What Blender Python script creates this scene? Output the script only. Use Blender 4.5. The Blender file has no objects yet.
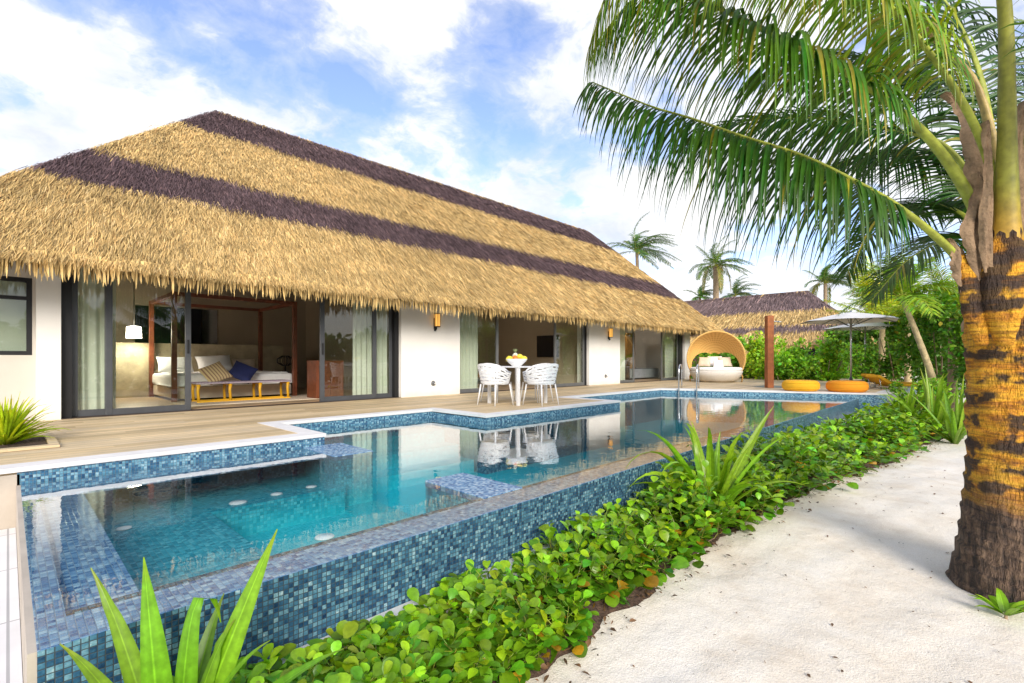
import bpy, bmesh, math, random
import numpy as np
from mathutils import Vector, Matrix

random.seed(11)
rng = np.random.default_rng(11)
sc = bpy.context.scene
col = sc.collection
R = math.radians
PI = math.pi

# ------------------------------------------------------------------ camera
FPX, HOR, CX, EYE = 488.0, 360.0, 512.0, 0.87
ANG = math.atan2(472.5, FPX)
FWD = Vector((math.cos(ANG), math.sin(ANG), 0))
RGT = Vector((math.sin(ANG), -math.cos(ANG), 0))


def at(px, py, d):
    """world point seen at photo pixel (px,py) at forward depth d (metres)"""
    p = FWD * d + RGT * ((px - CX) * d / FPX)
    p.z = EYE - (py - HOR) * d / FPX
    return p


def onY(px, Y):
    k = (px - CX) / FPX
    d = Y / (FWD.y + k * RGT.y)
    return d * (FWD.x + k * RGT.x)


cam = bpy.data.cameras.new('camera')
cam.sensor_width = 36
cam.lens = FPX / 1024 * 36
cam.shift_y = (HOR - 341.5) / 1024
cam.clip_end = 2000
cam.clip_start = 0.02
co = bpy.data.objects.new('camera', cam)
col.objects.link(co)
co.location = (0, 0, EYE)
co.rotation_euler = (R(90), 0, ANG - R(90))
sc.camera = co

sc.view_settings.view_transform = 'Standard'
sc.view_settings.look = 'None'
sc.view_settings.exposure = 0
sc.view_settings.gamma = 1
sc.cycles.use_denoising = True
sc.cycles.max_bounces = 10
sc.cycles.diffuse_bounces = 5
sc.cycles.glossy_bounces = 4
sc.cycles.transparent_max_bounces = 16
sc.cycles.caustics_reflective = False
sc.cycles.caustics_refractive = False
sc.cycles.sample_clamp_indirect = 6

# ------------------------------------------------------------------ light
SUN = Vector((-0.52, -0.74, 0.45)).normalized()
sl = bpy.data.lights.new('sun', 'SUN')
sl.energy = 4.5
sl.angle = R(28)
sl.color = (1.0, 0.93, 0.82)
so = bpy.data.objects.new('sun', sl)
col.objects.link(so)
so.rotation_euler = SUN.to_track_quat('Z', 'Y').to_euler()

w = bpy.data.worlds.new('World')
sc.world = w
w.use_nodes = True
nt = w.node_tree
for n in list(nt.nodes):
    nt.nodes.remove(n)


def nd(nt, typ, **kw):
    n = nt.nodes.new(typ)
    for k, v in kw.items():
        setattr(n, k, v)
    return n


def link(nt, a, b):
    nt.links.new(a, b)


def math_n(nt, op, a, b=None, clamp=False):
    n = nd(nt, 'ShaderNodeMath', operation=op)
    n.use_clamp = clamp
    for i, v in enumerate((a, b)):
        if v is None:
            continue
        if isinstance(v, (int, float)):
            n.inputs[i].default_value = v
        else:
            link(nt, v, n.inputs[i])
    return n.outputs[0]


def ramp(nt, fac, stops, interp='LINEAR'):
    n = nd(nt, 'ShaderNodeValToRGB')
    n.color_ramp.interpolation = interp
    el = n.color_ramp.elements
    while len(el) < len(stops):
        el.new(0.5)
    for e, (p, c) in zip(el, stops):
        e.position = p
        e.color = (*c, 1) if len(c) == 3 else c
    if fac is not None:
        link(nt, fac, n.inputs[0])
    return n.outputs[0]


def mixc(nt, fac, a, b, mode='MIX'):
    n = nd(nt, 'ShaderNodeMix', data_type='RGBA', blend_type=mode)
    for sock, v in ((n.inputs[0], fac), (n.inputs[6], a), (n.inputs[7], b)):
        if isinstance(v, (int, float)):
            sock.default_value = v
        elif isinstance(v, (tuple, list)):
            sock.default_value = (*v, 1) if len(v) == 3 else v
        else:
            link(nt, v, sock)
    return n.outputs[2]


def noise(nt, vec, scale, detail=3, rough=0.55, dim='3D', out=0):
    n = nd(nt, 'ShaderNodeTexNoise', noise_dimensions=dim)
    n.inputs['Scale'].default_value = scale
    n.inputs['Detail'].default_value = detail
    n.inputs['Roughness'].default_value = rough
    if vec is not None:
        link(nt, vec, n.inputs['Vector'])
    return n.outputs[out]


sky = nd(nt, 'ShaderNodeTexSky', sky_type='NISHITA')
sky.sun_disc = False
sky.sun_elevation = math.asin(SUN.z)
sky.sun_rotation = math.atan2(SUN.x, SUN.y)
sky.air_density = 1.0
sky.dust_density = 0.6
bg1 = nd(nt, 'ShaderNodeBackground')
bg1.inputs[1].default_value = 0.15
hs = nd(nt, 'ShaderNodeHueSaturation')
hs.inputs['Saturation'].default_value = 1.02
hs.inputs['Value'].default_value = 1.8
link(nt, sky.outputs[0], hs.inputs['Color'])
link(nt, mixc(nt, 1.0, hs.outputs[0], (0.98, 0.95, 1.12), 'MULTIPLY'), bg1.inputs[0])
tc = nd(nt, 'ShaderNodeTexCoord')
sep = nd(nt, 'ShaderNodeSeparateXYZ')
link(nt, tc.outputs['Generated'], sep.inputs[0])
zc = math_n(nt, 'ADD', math_n(nt, 'MAXIMUM', sep.outputs[2], 0.0), 0.30)
cmb = nd(nt, 'ShaderNodeCombineXYZ')
link(nt, math_n(nt, 'DIVIDE', sep.outputs[0], zc), cmb.inputs[0])
link(nt, math_n(nt, 'DIVIDE', sep.outputs[1], zc), cmb.inputs[1])
mp = nd(nt, 'ShaderNodeMapping')
mp.inputs['Location'].default_value = (3.1, 1.7, 0.4)
link(nt, cmb.outputs[0], mp.inputs[0])
wv = noise(nt, mp.outputs[0], 2.4, 4, 0.55, out=1)
wv2 = nd(nt, 'ShaderNodeVectorMath', operation='MULTIPLY_ADD')
link(nt, wv, wv2.inputs[0])
wv2.inputs[1].default_value = (0.22, 0.22, 0.0)
link(nt, mp.outputs[0], wv2.inputs[2])
c1 = noise(nt, wv2.outputs[0], 2.0, 10, 0.60)
c2 = noise(nt, mp.outputs[0], 0.9, 2, 0.5)
cs = math_n(nt, 'ADD', math_n(nt, 'MULTIPLY', c1, 0.75), math_n(nt, 'MULTIPLY', c2, 0.4))
# more cloud towards the horizon
hz = math_n(nt, 'MULTIPLY', math_n(nt, 'SUBTRACT', 0.5, sep.outputs[2]), 0.14)
cs = math_n(nt, 'ADD', cs, hz)
cf = ramp(nt, cs, [(0.475, (0.04,) * 3), (0.52, (0.30,) * 3), (0.555, (0.85,) * 3), (0.61, (1,) * 3)])
cshade = noise(nt, wv2.outputs[0], 3.0, 6, 0.6)
ccol = ramp(nt, cshade, [(0.34, (0.72, 0.77, 0.88)), (0.54, (0.99, 0.99, 1.0))])
bg2 = nd(nt, 'ShaderNodeBackground')
bg2.inputs[1].default_value = 1.15
link(nt, ccol, bg2.inputs[0])
ms = nd(nt, 'ShaderNodeMixShader')
link(nt, cf, ms.inputs[0])
link(nt, bg1.outputs[0], ms.inputs[1])
link(nt, bg2.outputs[0], ms.inputs[2])
wo = nd(nt, 'ShaderNodeOutputWorld')
link(nt, ms.outputs[0], wo.inputs[0])


# ------------------------------------------------------------------ materials
def newmat(name):
    m = bpy.data.materials.new(name)
    m.use_nodes = True
    t = m.node_tree
    b = t.nodes['Principled BSDF']
    return m, t, b


def bump(t, b, height, strength=0.3, dist=0.01):
    n = nd(t, 'ShaderNodeBump')
    n.inputs['Strength'].default_value = strength
    n.inputs['Distance'].default_value = dist
    link(t, height, n.inputs['Height'])
    link(t, n.outputs[0], b.inputs['Normal'])
    return n


def simple(name, c, rough=0.6, metal=0.0, vary=0.15, nscale=6.0, bs=0.15, bscale=60.0, bdist=0.004, emit=None):
    m, t, b = newmat(name)
    co_ = nd(t, 'ShaderNodeTexCoord').outputs['Object']
    f = noise(t, co_, nscale, 4, 0.6)
    lo = tuple(max(0, x * (1 - vary)) for x in c)
    hi = tuple(min(1, x * (1 + vary)) for x in c)
    link(t, ramp(t, f, [(0.3, lo), (0.7, hi)]), b.inputs['Base Color'])
    b.inputs['Roughness'].default_value = rough
    b.inputs['Metallic'].default_value = metal
    if bs:
        bump(t, b, noise(t, co_, bscale, 3), bs, bdist)
    if emit:
        b.inputs['Emission Color'].default_value = (*emit[0], 1)
        b.inputs['Emission Strength'].default_value = emit[1]
    return m


def attr_mat(name, rough=0.5, transl=0.0, tcol=(1.0, 1.0, 0.35), vary=0.25, nscale=25.0, spec=0.5):
    """colour from the mesh's own 'col' attribute; optional light through the leaf"""
    m, t, b = newmat(name)
    a = nd(t, 'ShaderNodeAttribute', attribute_name='col')
    co_ = nd(t, 'ShaderNodeTexCoord').outputs['Object']
    f = noise(t, co_, nscale, 3)
    c = mixc(t, 1.0, a.outputs['Color'], ramp(t, f, [(0.3, (1 - vary,) * 3), (0.7, (1 + vary,) * 3)]), 'MULTIPLY')
    link(t, c, b.inputs['Base Color'])
    b.inputs['Roughness'].default_value = rough
    b.inputs['Specular IOR Level'].default_value = spec
    if transl:
        tr = nd(t, 'ShaderNodeBsdfTranslucent')
        link(t, mixc(t, 1.0, c, tcol, 'MULTIPLY'), tr.inputs[0])
        mx = nd(t, 'ShaderNodeMixShader')
        mx.inputs[0].default_value = transl
        link(t, b.outputs[0], mx.inputs[1])
        link(t, tr.outputs[0], mx.inputs[2])
        link(t, mx.outputs[0], t.nodes['Material Output'].inputs[0])
    return m


def tile_mat(name, stops, size=0.045, grout=(0.10, 0.12, 0.13), rough=0.16, deep=None, gw=0.055):
    """iridescent glass mosaic laid out in the mesh's own metre UVs"""
    m, t, b = newmat(name)
    uv = nd(t, 'ShaderNodeTexCoord').outputs['UV']
    s = nd(t, 'ShaderNodeSeparateXYZ')
    v = nd(t, 'ShaderNodeVectorMath', operation='SCALE')
    v.inputs['Scale'].default_value = 1 / size
    link(t, uv, v.inputs[0])
    link(t, v.outputs[0], s.inputs[0])
    fx = math_n(t, 'FLOOR', s.outputs[0])
    fy = math_n(t, 'FLOOR', s.outputs[1])
    cb = nd(t, 'ShaderNodeCombineXYZ')
    link(t, fx, cb.inputs[0])
    link(t, fy, cb.inputs[1])
    wn = nd(t, 'ShaderNodeTexWhiteNoise', noise_dimensions='2D')
    link(t, cb.outputs[0], wn.inputs['Vector'])
    streak = noise(t, v.outputs[0], 1.3, 3, 0.6)
    val = math_n(t, 'ADD', math_n(t, 'MULTIPLY', wn.outputs[0], 0.8), math_n(t, 'MULTIPLY', math_n(t, 'SUBTRACT', streak, 0.4), 0.7), True)
    c = ramp(t, val, stops)
    rx = math_n(t, 'FRACT', s.outputs[0])
    ry = math_n(t, 'FRACT', s.outputs[1])
    ex = math_n(t, 'MINIMUM', rx, math_n(t, 'SUBTRACT', 1.0, rx))
    ey = math_n(t, 'MINIMUM', ry, math_n(t, 'SUBTRACT', 1.0, ry))
    e = math_n(t, 'MINIMUM', ex, ey)
    g = math_n(t, 'LESS_THAN', e, gw)
    c = mixc(t, g, c, grout)
    if deep:  # water's absorption painted into the tile colour, stronger with depth
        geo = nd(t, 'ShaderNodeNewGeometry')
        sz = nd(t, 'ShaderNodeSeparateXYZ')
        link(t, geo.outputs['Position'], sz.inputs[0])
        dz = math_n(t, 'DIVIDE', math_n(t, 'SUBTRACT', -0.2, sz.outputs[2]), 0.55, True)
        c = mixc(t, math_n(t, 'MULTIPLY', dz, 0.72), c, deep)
    link(t, c, b.inputs['Base Color'])
    link(t, math_n(t, 'ADD', math_n(t, 'MULTIPLY', g, 0.6), rough), b.inputs['Roughness'])
    h = math_n(t, 'MINIMUM', math_n(t, 'MULTIPLY', e, 6.0), 1.0)
    hh = math_n(t, 'ADD', h, math_n(t, 'MULTIPLY', wn.outputs[0], 0.4))
    bump(t, b, hh, 0.35, 0.004)
    return m


def plank_mat(name, c, width=0.14, vary=0.3, rough=0.6, axis=0, gap=0.035):
    m, t, b = newmat(name)
    uv = nd(t, 'ShaderNodeTexCoord').outputs['UV']
    s = nd(t, 'ShaderNodeSeparateXYZ')
    link(t, uv, s.inputs[0])
    al, ac = (s.outputs[0], s.outputs[1]) if axis == 0 else (s.outputs[1], s.outputs[0])
    row = math_n(t, 'FLOOR', math_n(t, 'DIVIDE', ac, width))
    off = math_n(t, 'MULTIPLY', row, 0.737)
    seg = math_n(t, 'FLOOR', math_n(t, 'ADD', math_n(t, 'DIVIDE', al, 2.4), off))
    cb = nd(t, 'ShaderNodeCombineXYZ')
    link(t, row, cb.inputs[0])
    link(t, seg, cb.inputs[1])
    wn = nd(t, 'ShaderNodeTexWhiteNoise', noise_dimensions='2D')
    link(t, cb.outputs[0], wn.inputs['Vector'])
    gv = nd(t, 'ShaderNodeCombineXYZ')
    link(t, math_n(t, 'MULTIPLY', al, 2.2), gv.inputs[0])
    link(t, math_n(t, 'MULTIPLY', ac, 45.0), gv.inputs[1])
    link(t, math_n(t, 'MULTIPLY', row, 3.3), gv.inputs[2])
    gr = noise(t, gv.outputs[0], 1.0, 4, 0.6)
    val = math_n(t, 'ADD', math_n(t, 'MULTIPLY', wn.outputs[0], 0.6), math_n(t, 'MULTIPLY', gr, 0.45), True)
    d = tuple(x * (1 - vary) for x in c)
    h = tuple(min(1, x * (1 + vary * 0.6)) for x in c)
    grey = (c[0] * 0.95, c[1] * 1.0, c[2] * 1.15)
    cc = ramp(t, val, [(0.1, d), (0.45, c), (0.65, grey), (0.95, h)])
    fr = math_n(t, 'FRACT', math_n(t, 'DIVIDE', ac, width))
    e = math_n(t, 'MINIMUM', fr, math_n(t, 'SUBTRACT', 1.0, fr))
    g = math_n(t, 'LESS_THAN', e, gap)
    cc = mixc(t, math_n(t, 'MULTIPLY', g, 0.75), cc, tuple(x * 0.2 for x in c))
    blot = noise(t, uv, 1.3, 5, 0.65)
    cc = mixc(t, 1.0, cc, ramp(t, blot, [(0.3, (0.8, 0.8, 0.82)), (0.65, (1.08, 1.05, 1.0))]), 'MULTIPLY')
    link(t, cc, b.inputs['Base Color'])
    b.inputs['Roughness'].default_value = rough
    bump(t, b, math_n(t, 'SUBTRACT', gr, math_n(t, 'MULTIPLY', g, 2.0)), 0.3, 0.004)
    return m


M = {}
M['plaster'] = simple('white_plaster', (0.82, 0.80, 0.765), 0.85, vary=0.05, nscale=1.2, bs=0.25, bscale=60, bdist=0.006)
_t = M['plaster'].node_tree
_b = _t.nodes['Principled BSDF']
_s = nd(_t, 'ShaderNodeSeparateXYZ')
_g = nd(_t, 'ShaderNodeNewGeometry')
link(_t, _g.outputs['Position'], _s.inputs[0])
_k = ramp(_t, math_n(_t, 'ADD', _s.outputs[2], math_n(_t, 'MULTIPLY', noise(_t, _g.outputs['Position'], 5, 4), 0.25)), [(0.10, (0.86, 0.82, 0.76)), (0.32, (1, 1, 1))])
_old = _b.inputs['Base Color'].links[0].from_socket
link(_t, mixc(_t, 1.0, _old, _k, 'MULTIPLY'), _b.inputs['Base Color'])
M['plaster_shaded'] = simple('shaded_white_plaster', (0.60, 0.56, 0.50), 0.85, vary=0.06, nscale=1.2, bs=0.25, bscale=60, bdist=0.006)  # darker copy of the white plaster, the recess's shade put into its colour
M['concrete'] = simple('beige_concrete', (0.47, 0.41, 0.34), 0.9, vary=0.15, nscale=3, bs=0.3, bscale=40)
M['beige'] = simple('beige_plaster', (0.40, 0.33, 0.24), 0.85, vary=0.06, nscale=1, bs=0.1)
M['frame'] = simple('grey_aluminium', (0.085, 0.09, 0.10), 0.4, 0.3, vary=0.1, bs=0.05)
M['framelight'] = simple('light_aluminium', (0.20, 0.205, 0.21), 0.4, 0.5, vary=0.08, bs=0.05)
M['black'] = simple('black_metal', (0.015, 0.015, 0.017), 0.45, 0.2, vary=0.1, bs=0.05)
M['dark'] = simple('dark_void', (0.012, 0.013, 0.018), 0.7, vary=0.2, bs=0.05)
M['darkwood'] = simple('dark_timber', (0.055, 0.035, 0.025), 0.6, vary=0.3, nscale=9, bs=0.2)
M['redwood'] = simple('red_timber', (0.16, 0.045, 0.018), 0.45, vary=0.25, nscale=9, bs=0.15)
M['postwood'] = simple('rust_brown_timber', (0.32, 0.10, 0.028), 0.65, vary=0.25, nscale=7, bs=0.3)
M['floor'] = plank_mat('floor_boards', (0.42, 0.30, 0.18), 0.18, 0.2, 0.4)
M['deck'] = plank_mat('deck_boards', (0.64, 0.49, 0.28), 0.145, 0.50, 0.62)
M['coping'] = simple('pale_stone', (0.72, 0.70, 0.68), 0.7, vary=0.08, nscale=5, bs=0.15)
M['white'] = simple('white_plastic', (0.80, 0.80, 0.80), 0.4, vary=0.03, bs=0.0)
M['linen'] = simple('white_linen', (0.88, 0.88, 0.87), 0.85, vary=0.04, nscale=8, bs=0.3, bscale=9, bdist=0.02)
M['cream'] = simple('cream_fabric', (0.68, 0.58, 0.46), 0.9, vary=0.08, bs=0.3, bscale=30)
M['navy'] = simple('navy_fabric', (0.012, 0.018, 0.085), 0.85, vary=0.15, bs=0.3, bscale=40)
M['yellow'] = simple('yellow_lacquer', (0.78, 0.42, 0.02), 0.4, vary=0.08, bs=0.05)
M['orange_fab'] = simple('orange_fabric', (0.80, 0.30, 0.008), 0.85, vary=0.08, nscale=3, bs=0.25, bscale=50)
M['amber_fab'] = simple('amber_fabric', (0.82, 0.42, 0.012), 0.85, vary=0.08, nscale=3, bs=0.25, bscale=50)
M['steel'] = simple('brushed_steel', (0.55, 0.56, 0.58), 0.25, 0.9, vary=0.08, bs=0.03)
M['lampglow'] = simple('amber_lamp_glass', (0.85, 0.45, 0.10), 0.4, vary=0.05, bs=0.0, emit=((1.0, 0.50, 0.10), 0.9))
M['shadeglow'] = simple('warm_lamp_shade', (0.85, 0.75, 0.55), 0.6, vary=0.05, bs=0.0, emit=((1.0, 0.86, 0.68), 38.0))
M['pave'] = None
M['canopy'] = simple('grey_canvas', (0.62, 0.61, 0.60), 0.9, vary=0.06, bs=0.15)
M['soil'] = simple('dark_soil', (0.075, 0.045, 0.03), 0.95, vary=0.5, nscale=30, bs=0.9, bscale=45, bdist=0.03)
M['rug'] = None
M['wicker_w'] = simple('white_wicker', (0.74, 0.70, 0.64), 0.7, vary=0.08, nscale=30, bs=0.6, bscale=70, bdist=0.01)
M['tv'] = simple('black_screen', (0.008, 0.008, 0.012), 0.15, vary=0.1, bs=0)
M['grey_fab'] = simple('grey_fabric', (0.23, 0.25, 0.27), 0.9, vary=0.12, bs=0.3)
M['brownwall'] = simple('brown_boards', (0.10, 0.055, 0.03), 0.7, vary=0.25, nscale=5, bs=0.2)
M['terracotta'] = simple('terracotta', (0.38, 0.13, 0.06), 0.8, vary=0.15, bs=0.2)
M['leaf'] = attr_mat('green_leaf', 0.34, 0.34, (1.0, 1.0, 0.30), 0.22, 30)
M['shrubleaf'] = attr_mat('shrub_leaf', 0.5, 0.30, (1.0, 1.0, 0.3), 0.3, 6)
M['palmleaf'] = attr_mat('palm_leaflet', 0.38, 0.24, (1.0, 1.0, 0.25), 0.25, 14)
M['rachis'] = attr_mat('palm_rachis', 0.5, 0.0, vary=0.3, nscale=18)
M['thatch'] = attr_mat('thatch_reed', 0.8, 0.0, vary=0.18, nscale=1.5, spec=0.15)
M['stem'] = attr_mat('plant_stem', 0.6, 0.0, vary=0.2)
M['palebark'] = simple('pale_palm_bark', (0.46, 0.36, 0.20), 0.85, vary=0.35, nscale=9, bs=0.5, bscale=25, bdist=0.01)
M['bark'] = simple('pale_bark', (0.30, 0.22, 0.14), 0.9, vary=0.35, nscale=8, bs=0.6, bscale=20, bdist=0.02)
M['fruit_y'] = simple('yellow_fruit', (0.80, 0.62, 0.04), 0.4, vary=0.1, bs=0.05)
M['fruit_o'] = simple('orange_fruit', (0.80, 0.22, 0.02), 0.45, vary=0.1, bs=0.1)
M['fruit_w'] = simple('pale_fruit', (0.62, 0.62, 0.48), 0.6, vary=0.3, nscale=40, bs=0.4)

IRID = [(0.0, (0.010, 0.032, 0.08)), (0.2, (0.022, 0.075, 0.15)), (0.42, (0.045, 0.135, 0.225)), (0.62, (0.075, 0.20, 0.29)),
        (0.84, (0.17, 0.33, 0.41)), (1.0, (0.46, 0.58, 0.62))]
M['tile_out'] = tile_mat('mosaic_outer', IRID, 0.023, (0.035, 0.05, 0.06), gw=0.075)
M['tile_band'] = tile_mat('mosaic_band', [(0.0, (0.015, 0.055, 0.13)), (0.3, (0.045, 0.15, 0.27)), (0.6, (0.11, 0.28, 0.39)), (0.85, (0.27, 0.46, 0.56)), (1.0, (0.52, 0.66, 0.72))], 0.023)
M['tile_rim'] = tile_mat('mosaic_rim', [(0.0, (0.04, 0.12, 0.29)), (0.3, (0.11, 0.25, 0.47)), (0.6, (0.24, 0.41, 0.60)), (0.85, (0.44, 0.58, 0.70)), (1.0, (0.68, 0.76, 0.84))], 0.026, (0.20, 0.26, 0.34), rough=0.08)
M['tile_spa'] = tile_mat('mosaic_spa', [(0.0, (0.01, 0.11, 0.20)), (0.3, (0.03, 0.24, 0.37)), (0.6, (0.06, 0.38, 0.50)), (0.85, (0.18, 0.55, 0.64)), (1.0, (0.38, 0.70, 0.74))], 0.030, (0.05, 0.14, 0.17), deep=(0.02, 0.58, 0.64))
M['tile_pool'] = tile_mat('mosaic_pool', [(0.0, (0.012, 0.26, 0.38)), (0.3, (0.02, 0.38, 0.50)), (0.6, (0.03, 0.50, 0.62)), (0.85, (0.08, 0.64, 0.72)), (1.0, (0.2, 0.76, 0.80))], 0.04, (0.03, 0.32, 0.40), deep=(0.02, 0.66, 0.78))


def special_mats():
    # paving slabs
    m, t, b = newmat('white_paving')
    uv = nd(t, 'ShaderNodeTexCoord').outputs['UV']
    br = nd(t, 'ShaderNodeTexBrick')
    br.offset = 0.0
    br.inputs['Scale'].default_value = 1.0
    br.inputs['Brick Width'].default_value = 0.9
    br.inputs['Row Height'].default_value = 0.9
    br.inputs['Mortar Size'].default_value = 0.006
    br.inputs['Color1'].default_value = (0.74, 0.74, 0.76, 1)
    br.inputs['Color2'].default_value = (0.80, 0.80, 0.81, 1)
    br.inputs['Mortar'].default_value = (0.42, 0.42, 0.44, 1)
    link(t, uv, br.inputs['Vector'])
    link(t, mixc(t, 1.0, br.outputs[0], ramp(t, noise(t, uv, 3, 5), [(0.3, (0.92,) * 3), (0.7, (1.04,) * 3)]), 'MULTIPLY'), b.inputs['Base Color'])
    b.inputs['Roughness'].default_value = 0.6
    M['pave'] = m
    # sand
    m, t, b = newmat('coral_sand')
    oc = nd(t, 'ShaderNodeTexCoord').outputs['Object']
    f = noise(t, oc, 2.2, 8, 0.7)
    c = ramp(t, f, [(0.25, (0.68, 0.59, 0.48)), (0.5, (0.80, 0.74, 0.65)), (0.75, (0.85, 0.81, 0.75))])
    g = noise(t, oc, 260, 2, 0.6)
    c = mixc(t, 1.0, c, ramp(t, g, [(0.25, (0.72, 0.70, 0.66)), (0.55, (1.05, 1.05, 1.05))]), 'MULTIPLY')
    vo = nd(t, 'ShaderNodeTexVoronoi')
    vo.inputs['Scale'].default_value = 26
    vo.inputs['Randomness'].default_value = 1
    link(t, oc, vo.inputs['Vector'])
    spk = math_n(t, 'LESS_THAN', vo.outputs['Distance'], 0.085)
    wn = nd(t, 'ShaderNodeSeparateColor')
    link(t, vo.outputs['Color'], wn.inputs[0])
    spk = math_n(t, 'MULTIPLY', spk, math_n(t, 'GREATER_THAN', wn.outputs[0], 0.72))
    c = mixc(t, math_n(t, 'MULTIPLY', spk, 0.7), c, (0.16, 0.11, 0.08))
    link(t, c, b.inputs['Base Color'])
    b.inputs['Roughness'].default_value = 0.95
    b.inputs['Specular IOR Level'].default_value = 0.15
    h = math_n(t, 'ADD', math_n(t, 'MULTIPLY', noise(t, oc, 5, 4, 0.55), 1.0), math_n(t, 'MULTIPLY', noise(t, oc, 90, 3, 0.6), 0.25))
    bump(t, b, h, 0.55, 0.035)
    M['sand'] = m
    # water
    m, t, b = newmat('pool_water')
    t.nodes.remove(b)
    oc = nd(t, 'ShaderNodeTexCoord').outputs['Object']
    mpn = nd(t, 'ShaderNodeMapping')
    mpn.inputs['Scale'].default_value = (1.0, 1.0, 1.0)
    link(t, oc, mpn.inputs[0])
    bn = nd(t, 'ShaderNodeBump')
    bn.inputs['Strength'].default_value = 0.075
    bn.inputs['Distance'].default_value = 0.02
    h = math_n(t, 'ADD', noise(t, mpn.outputs[0], 5, 2, 0.5), math_n(t, 'MULTIPLY', noise(t, mpn.outputs[0], 18, 2, 0.5), 0.18))
    link(t, h, bn.inputs['Height'])
    lw = nd(t, 'ShaderNodeLayerWeight')
    lw.inputs['Blend'].default_value = 0.5
    link(t, bn.outputs[0], lw.inputs['Normal'])
    frf = math_n(t, 'MINIMUM', math_n(t, 'ADD', math_n(t, 'MULTIPLY', math_n(t, 'POWER', lw.outputs['Facing'], 5.0), 2.0), 0.02), 0.80)
    tr = nd(t, 'ShaderNodeBsdfTransparent')
    tr.inputs[0].default_value = (0.88, 0.99, 1.0, 1)
    gl = nd(t, 'ShaderNodeBsdfGlossy')
    gl.inputs['Roughness'].default_value = 0.02
    link(t, bn.outputs[0], gl.inputs['Normal'])
    mx = nd(t, 'ShaderNodeMixShader')
    link(t, frf, mx.inputs[0])
    link(t, tr.outputs[0], mx.inputs[1])
    link(t, gl.outputs[0], mx.inputs[2])
    link(t, mx.outputs[0], t.nodes['Material Output'].inputs[0])
    M['water'] = m
    # window glass
    m, t, b = newmat('window_glass')
    t.nodes.remove(b)
    lw = nd(t, 'ShaderNodeLayerWeight')
    lw.inputs['Blend'].default_value = 0.5
    frf = math_n(t, 'ADD', math_n(t, 'MULTIPLY', math_n(t, 'POWER', lw.outputs['Facing'], 4.0), 0.8), 0.07, True)
    tr = nd(t, 'ShaderNodeBsdfTransparent')
    tr.inputs[0].default_value = (0.95, 0.985, 0.95, 1)
    gl = nd(t, 'ShaderNodeBsdfGlossy')
    gl.inputs['Roughness'].default_value = 0.0
    mx = nd(t, 'ShaderNodeMixShader')
    link(t, frf, mx.inputs[0])
    link(t, tr.outputs[0], mx.inputs[1])
    link(t, gl.outputs[0], mx.inputs[2])
    link(t, mx.outputs[0], t.nodes['Material Output'].inputs[0])
    M['glass'] = m
    # sheer curtain
    m, t, b = newmat('sheer_curtain')
    b.inputs['Base Color'].default_value = (0.82, 0.83, 0.76, 1)
    b.inputs['Roughness'].default_value = 0.9
    oc = nd(t, 'ShaderNodeTexCoord').outputs['Object']
    link(t, ramp(t, noise(t, oc, 3, 3), [(0.3, (0.84, 0.86, 0.76)), (0.7, (0.92, 0.93, 0.86))]), b.inputs['Base Color'])
    b.inputs['Emission Color'].default_value = (0, 0, 0, 1)
    trn = nd(t, 'ShaderNodeBsdfTranslucent')
    trn.inputs[0].default_value = (0.8, 0.82, 0.74, 1)
    mx = nd(t, 'ShaderNodeMixShader')
    mx.inputs[0].default_value = 0.4
    link(t, b.outputs[0], mx.inputs[1])
    link(t, trn.outputs[0], mx.inputs[2])
    link(t, mx.outputs[0], t.nodes['Material Output'].inputs[0])
    M['curtain'] = m
    # striped fabrics
    for nm, a, c2, sc_, thr in (('stripe', (0.62, 0.48, 0.26), (0.30, 0.17, 0.10), 17, 0.62), ('weave', (0.55, 0.50, 0.52), (0.20, 0.13, 0.22), 40, 0.5),
                                ('rug', (0.62, 0.54, 0.42), (0.25, 0.10, 0.06), 14, 0.75)):
        m, t, b = newmat(nm + '_fabric')
        uv = nd(t, 'ShaderNodeTexCoord').outputs['UV']
        s = nd(t, 'ShaderNodeSeparateXYZ')
        link(t, uv, s.inputs[0])
        f = math_n(t, 'FRACT', math_n(t, 'MULTIPLY', s.outputs[0], sc_))
        if nm != 'stripe':
            f2 = math_n(t, 'FRACT', math_n(t, 'MULTIPLY', s.outputs[1], sc_ * 0.7))
            f = math_n(t, 'MULTIPLY', math_n(t, 'ADD', f, f2), 0.55)
        g = math_n(t, 'GREATER_THAN', f, thr)
        link(t, mixc(t, g, a, c2), b.inputs['Base Color'])
        b.inputs['Roughness'].default_value = 0.9
        M[nm] = m
    # yellow wicker with woven bands
    m, t, b = newmat('yellow_wicker')
    uv = nd(t, 'ShaderNodeTexCoord').outputs['UV']
    s = nd(t, 'ShaderNodeSeparateXYZ')
    link(t, uv, s.inputs[0])
    f = math_n(t, 'FRACT', math_n(t, 'MULTIPLY', s.outputs[0], 26.0))
    g = math_n(t, 'MULTIPLY', math_n(t, 'ABSOLUTE', math_n(t, 'SUBTRACT', f, 0.5)), 2.0)
    f2 = math_n(t, 'FRACT', math_n(t, 'MULTIPLY', s.outputs[1], 12.0))
    g2 = math_n(t, 'MULTIPLY', math_n(t, 'ABSOLUTE', math_n(t, 'SUBTRACT', f2, 0.5)), 2.0)
    c = ramp(t, math_n(t, 'MULTIPLY', math_n(t, 'ADD', g, g2), 0.5), [(0.0, (0.74, 0.48, 0.16)), (0.6, (0.68, 0.40, 0.11)), (1.0, (0.42, 0.21, 0.05))])
    link(t, c, b.inputs['Base Color'])
    b.inputs['Roughness'].default_value = 0.7
    bump(t, b, math_n(t, 'ADD', g, g2), 0.4, 0.01)
    M['wicker'] = m
    # coconut trunk: ochre sheath scars above, grey cracked bark below
    m, t, b = newmat('coconut_trunk')
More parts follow.
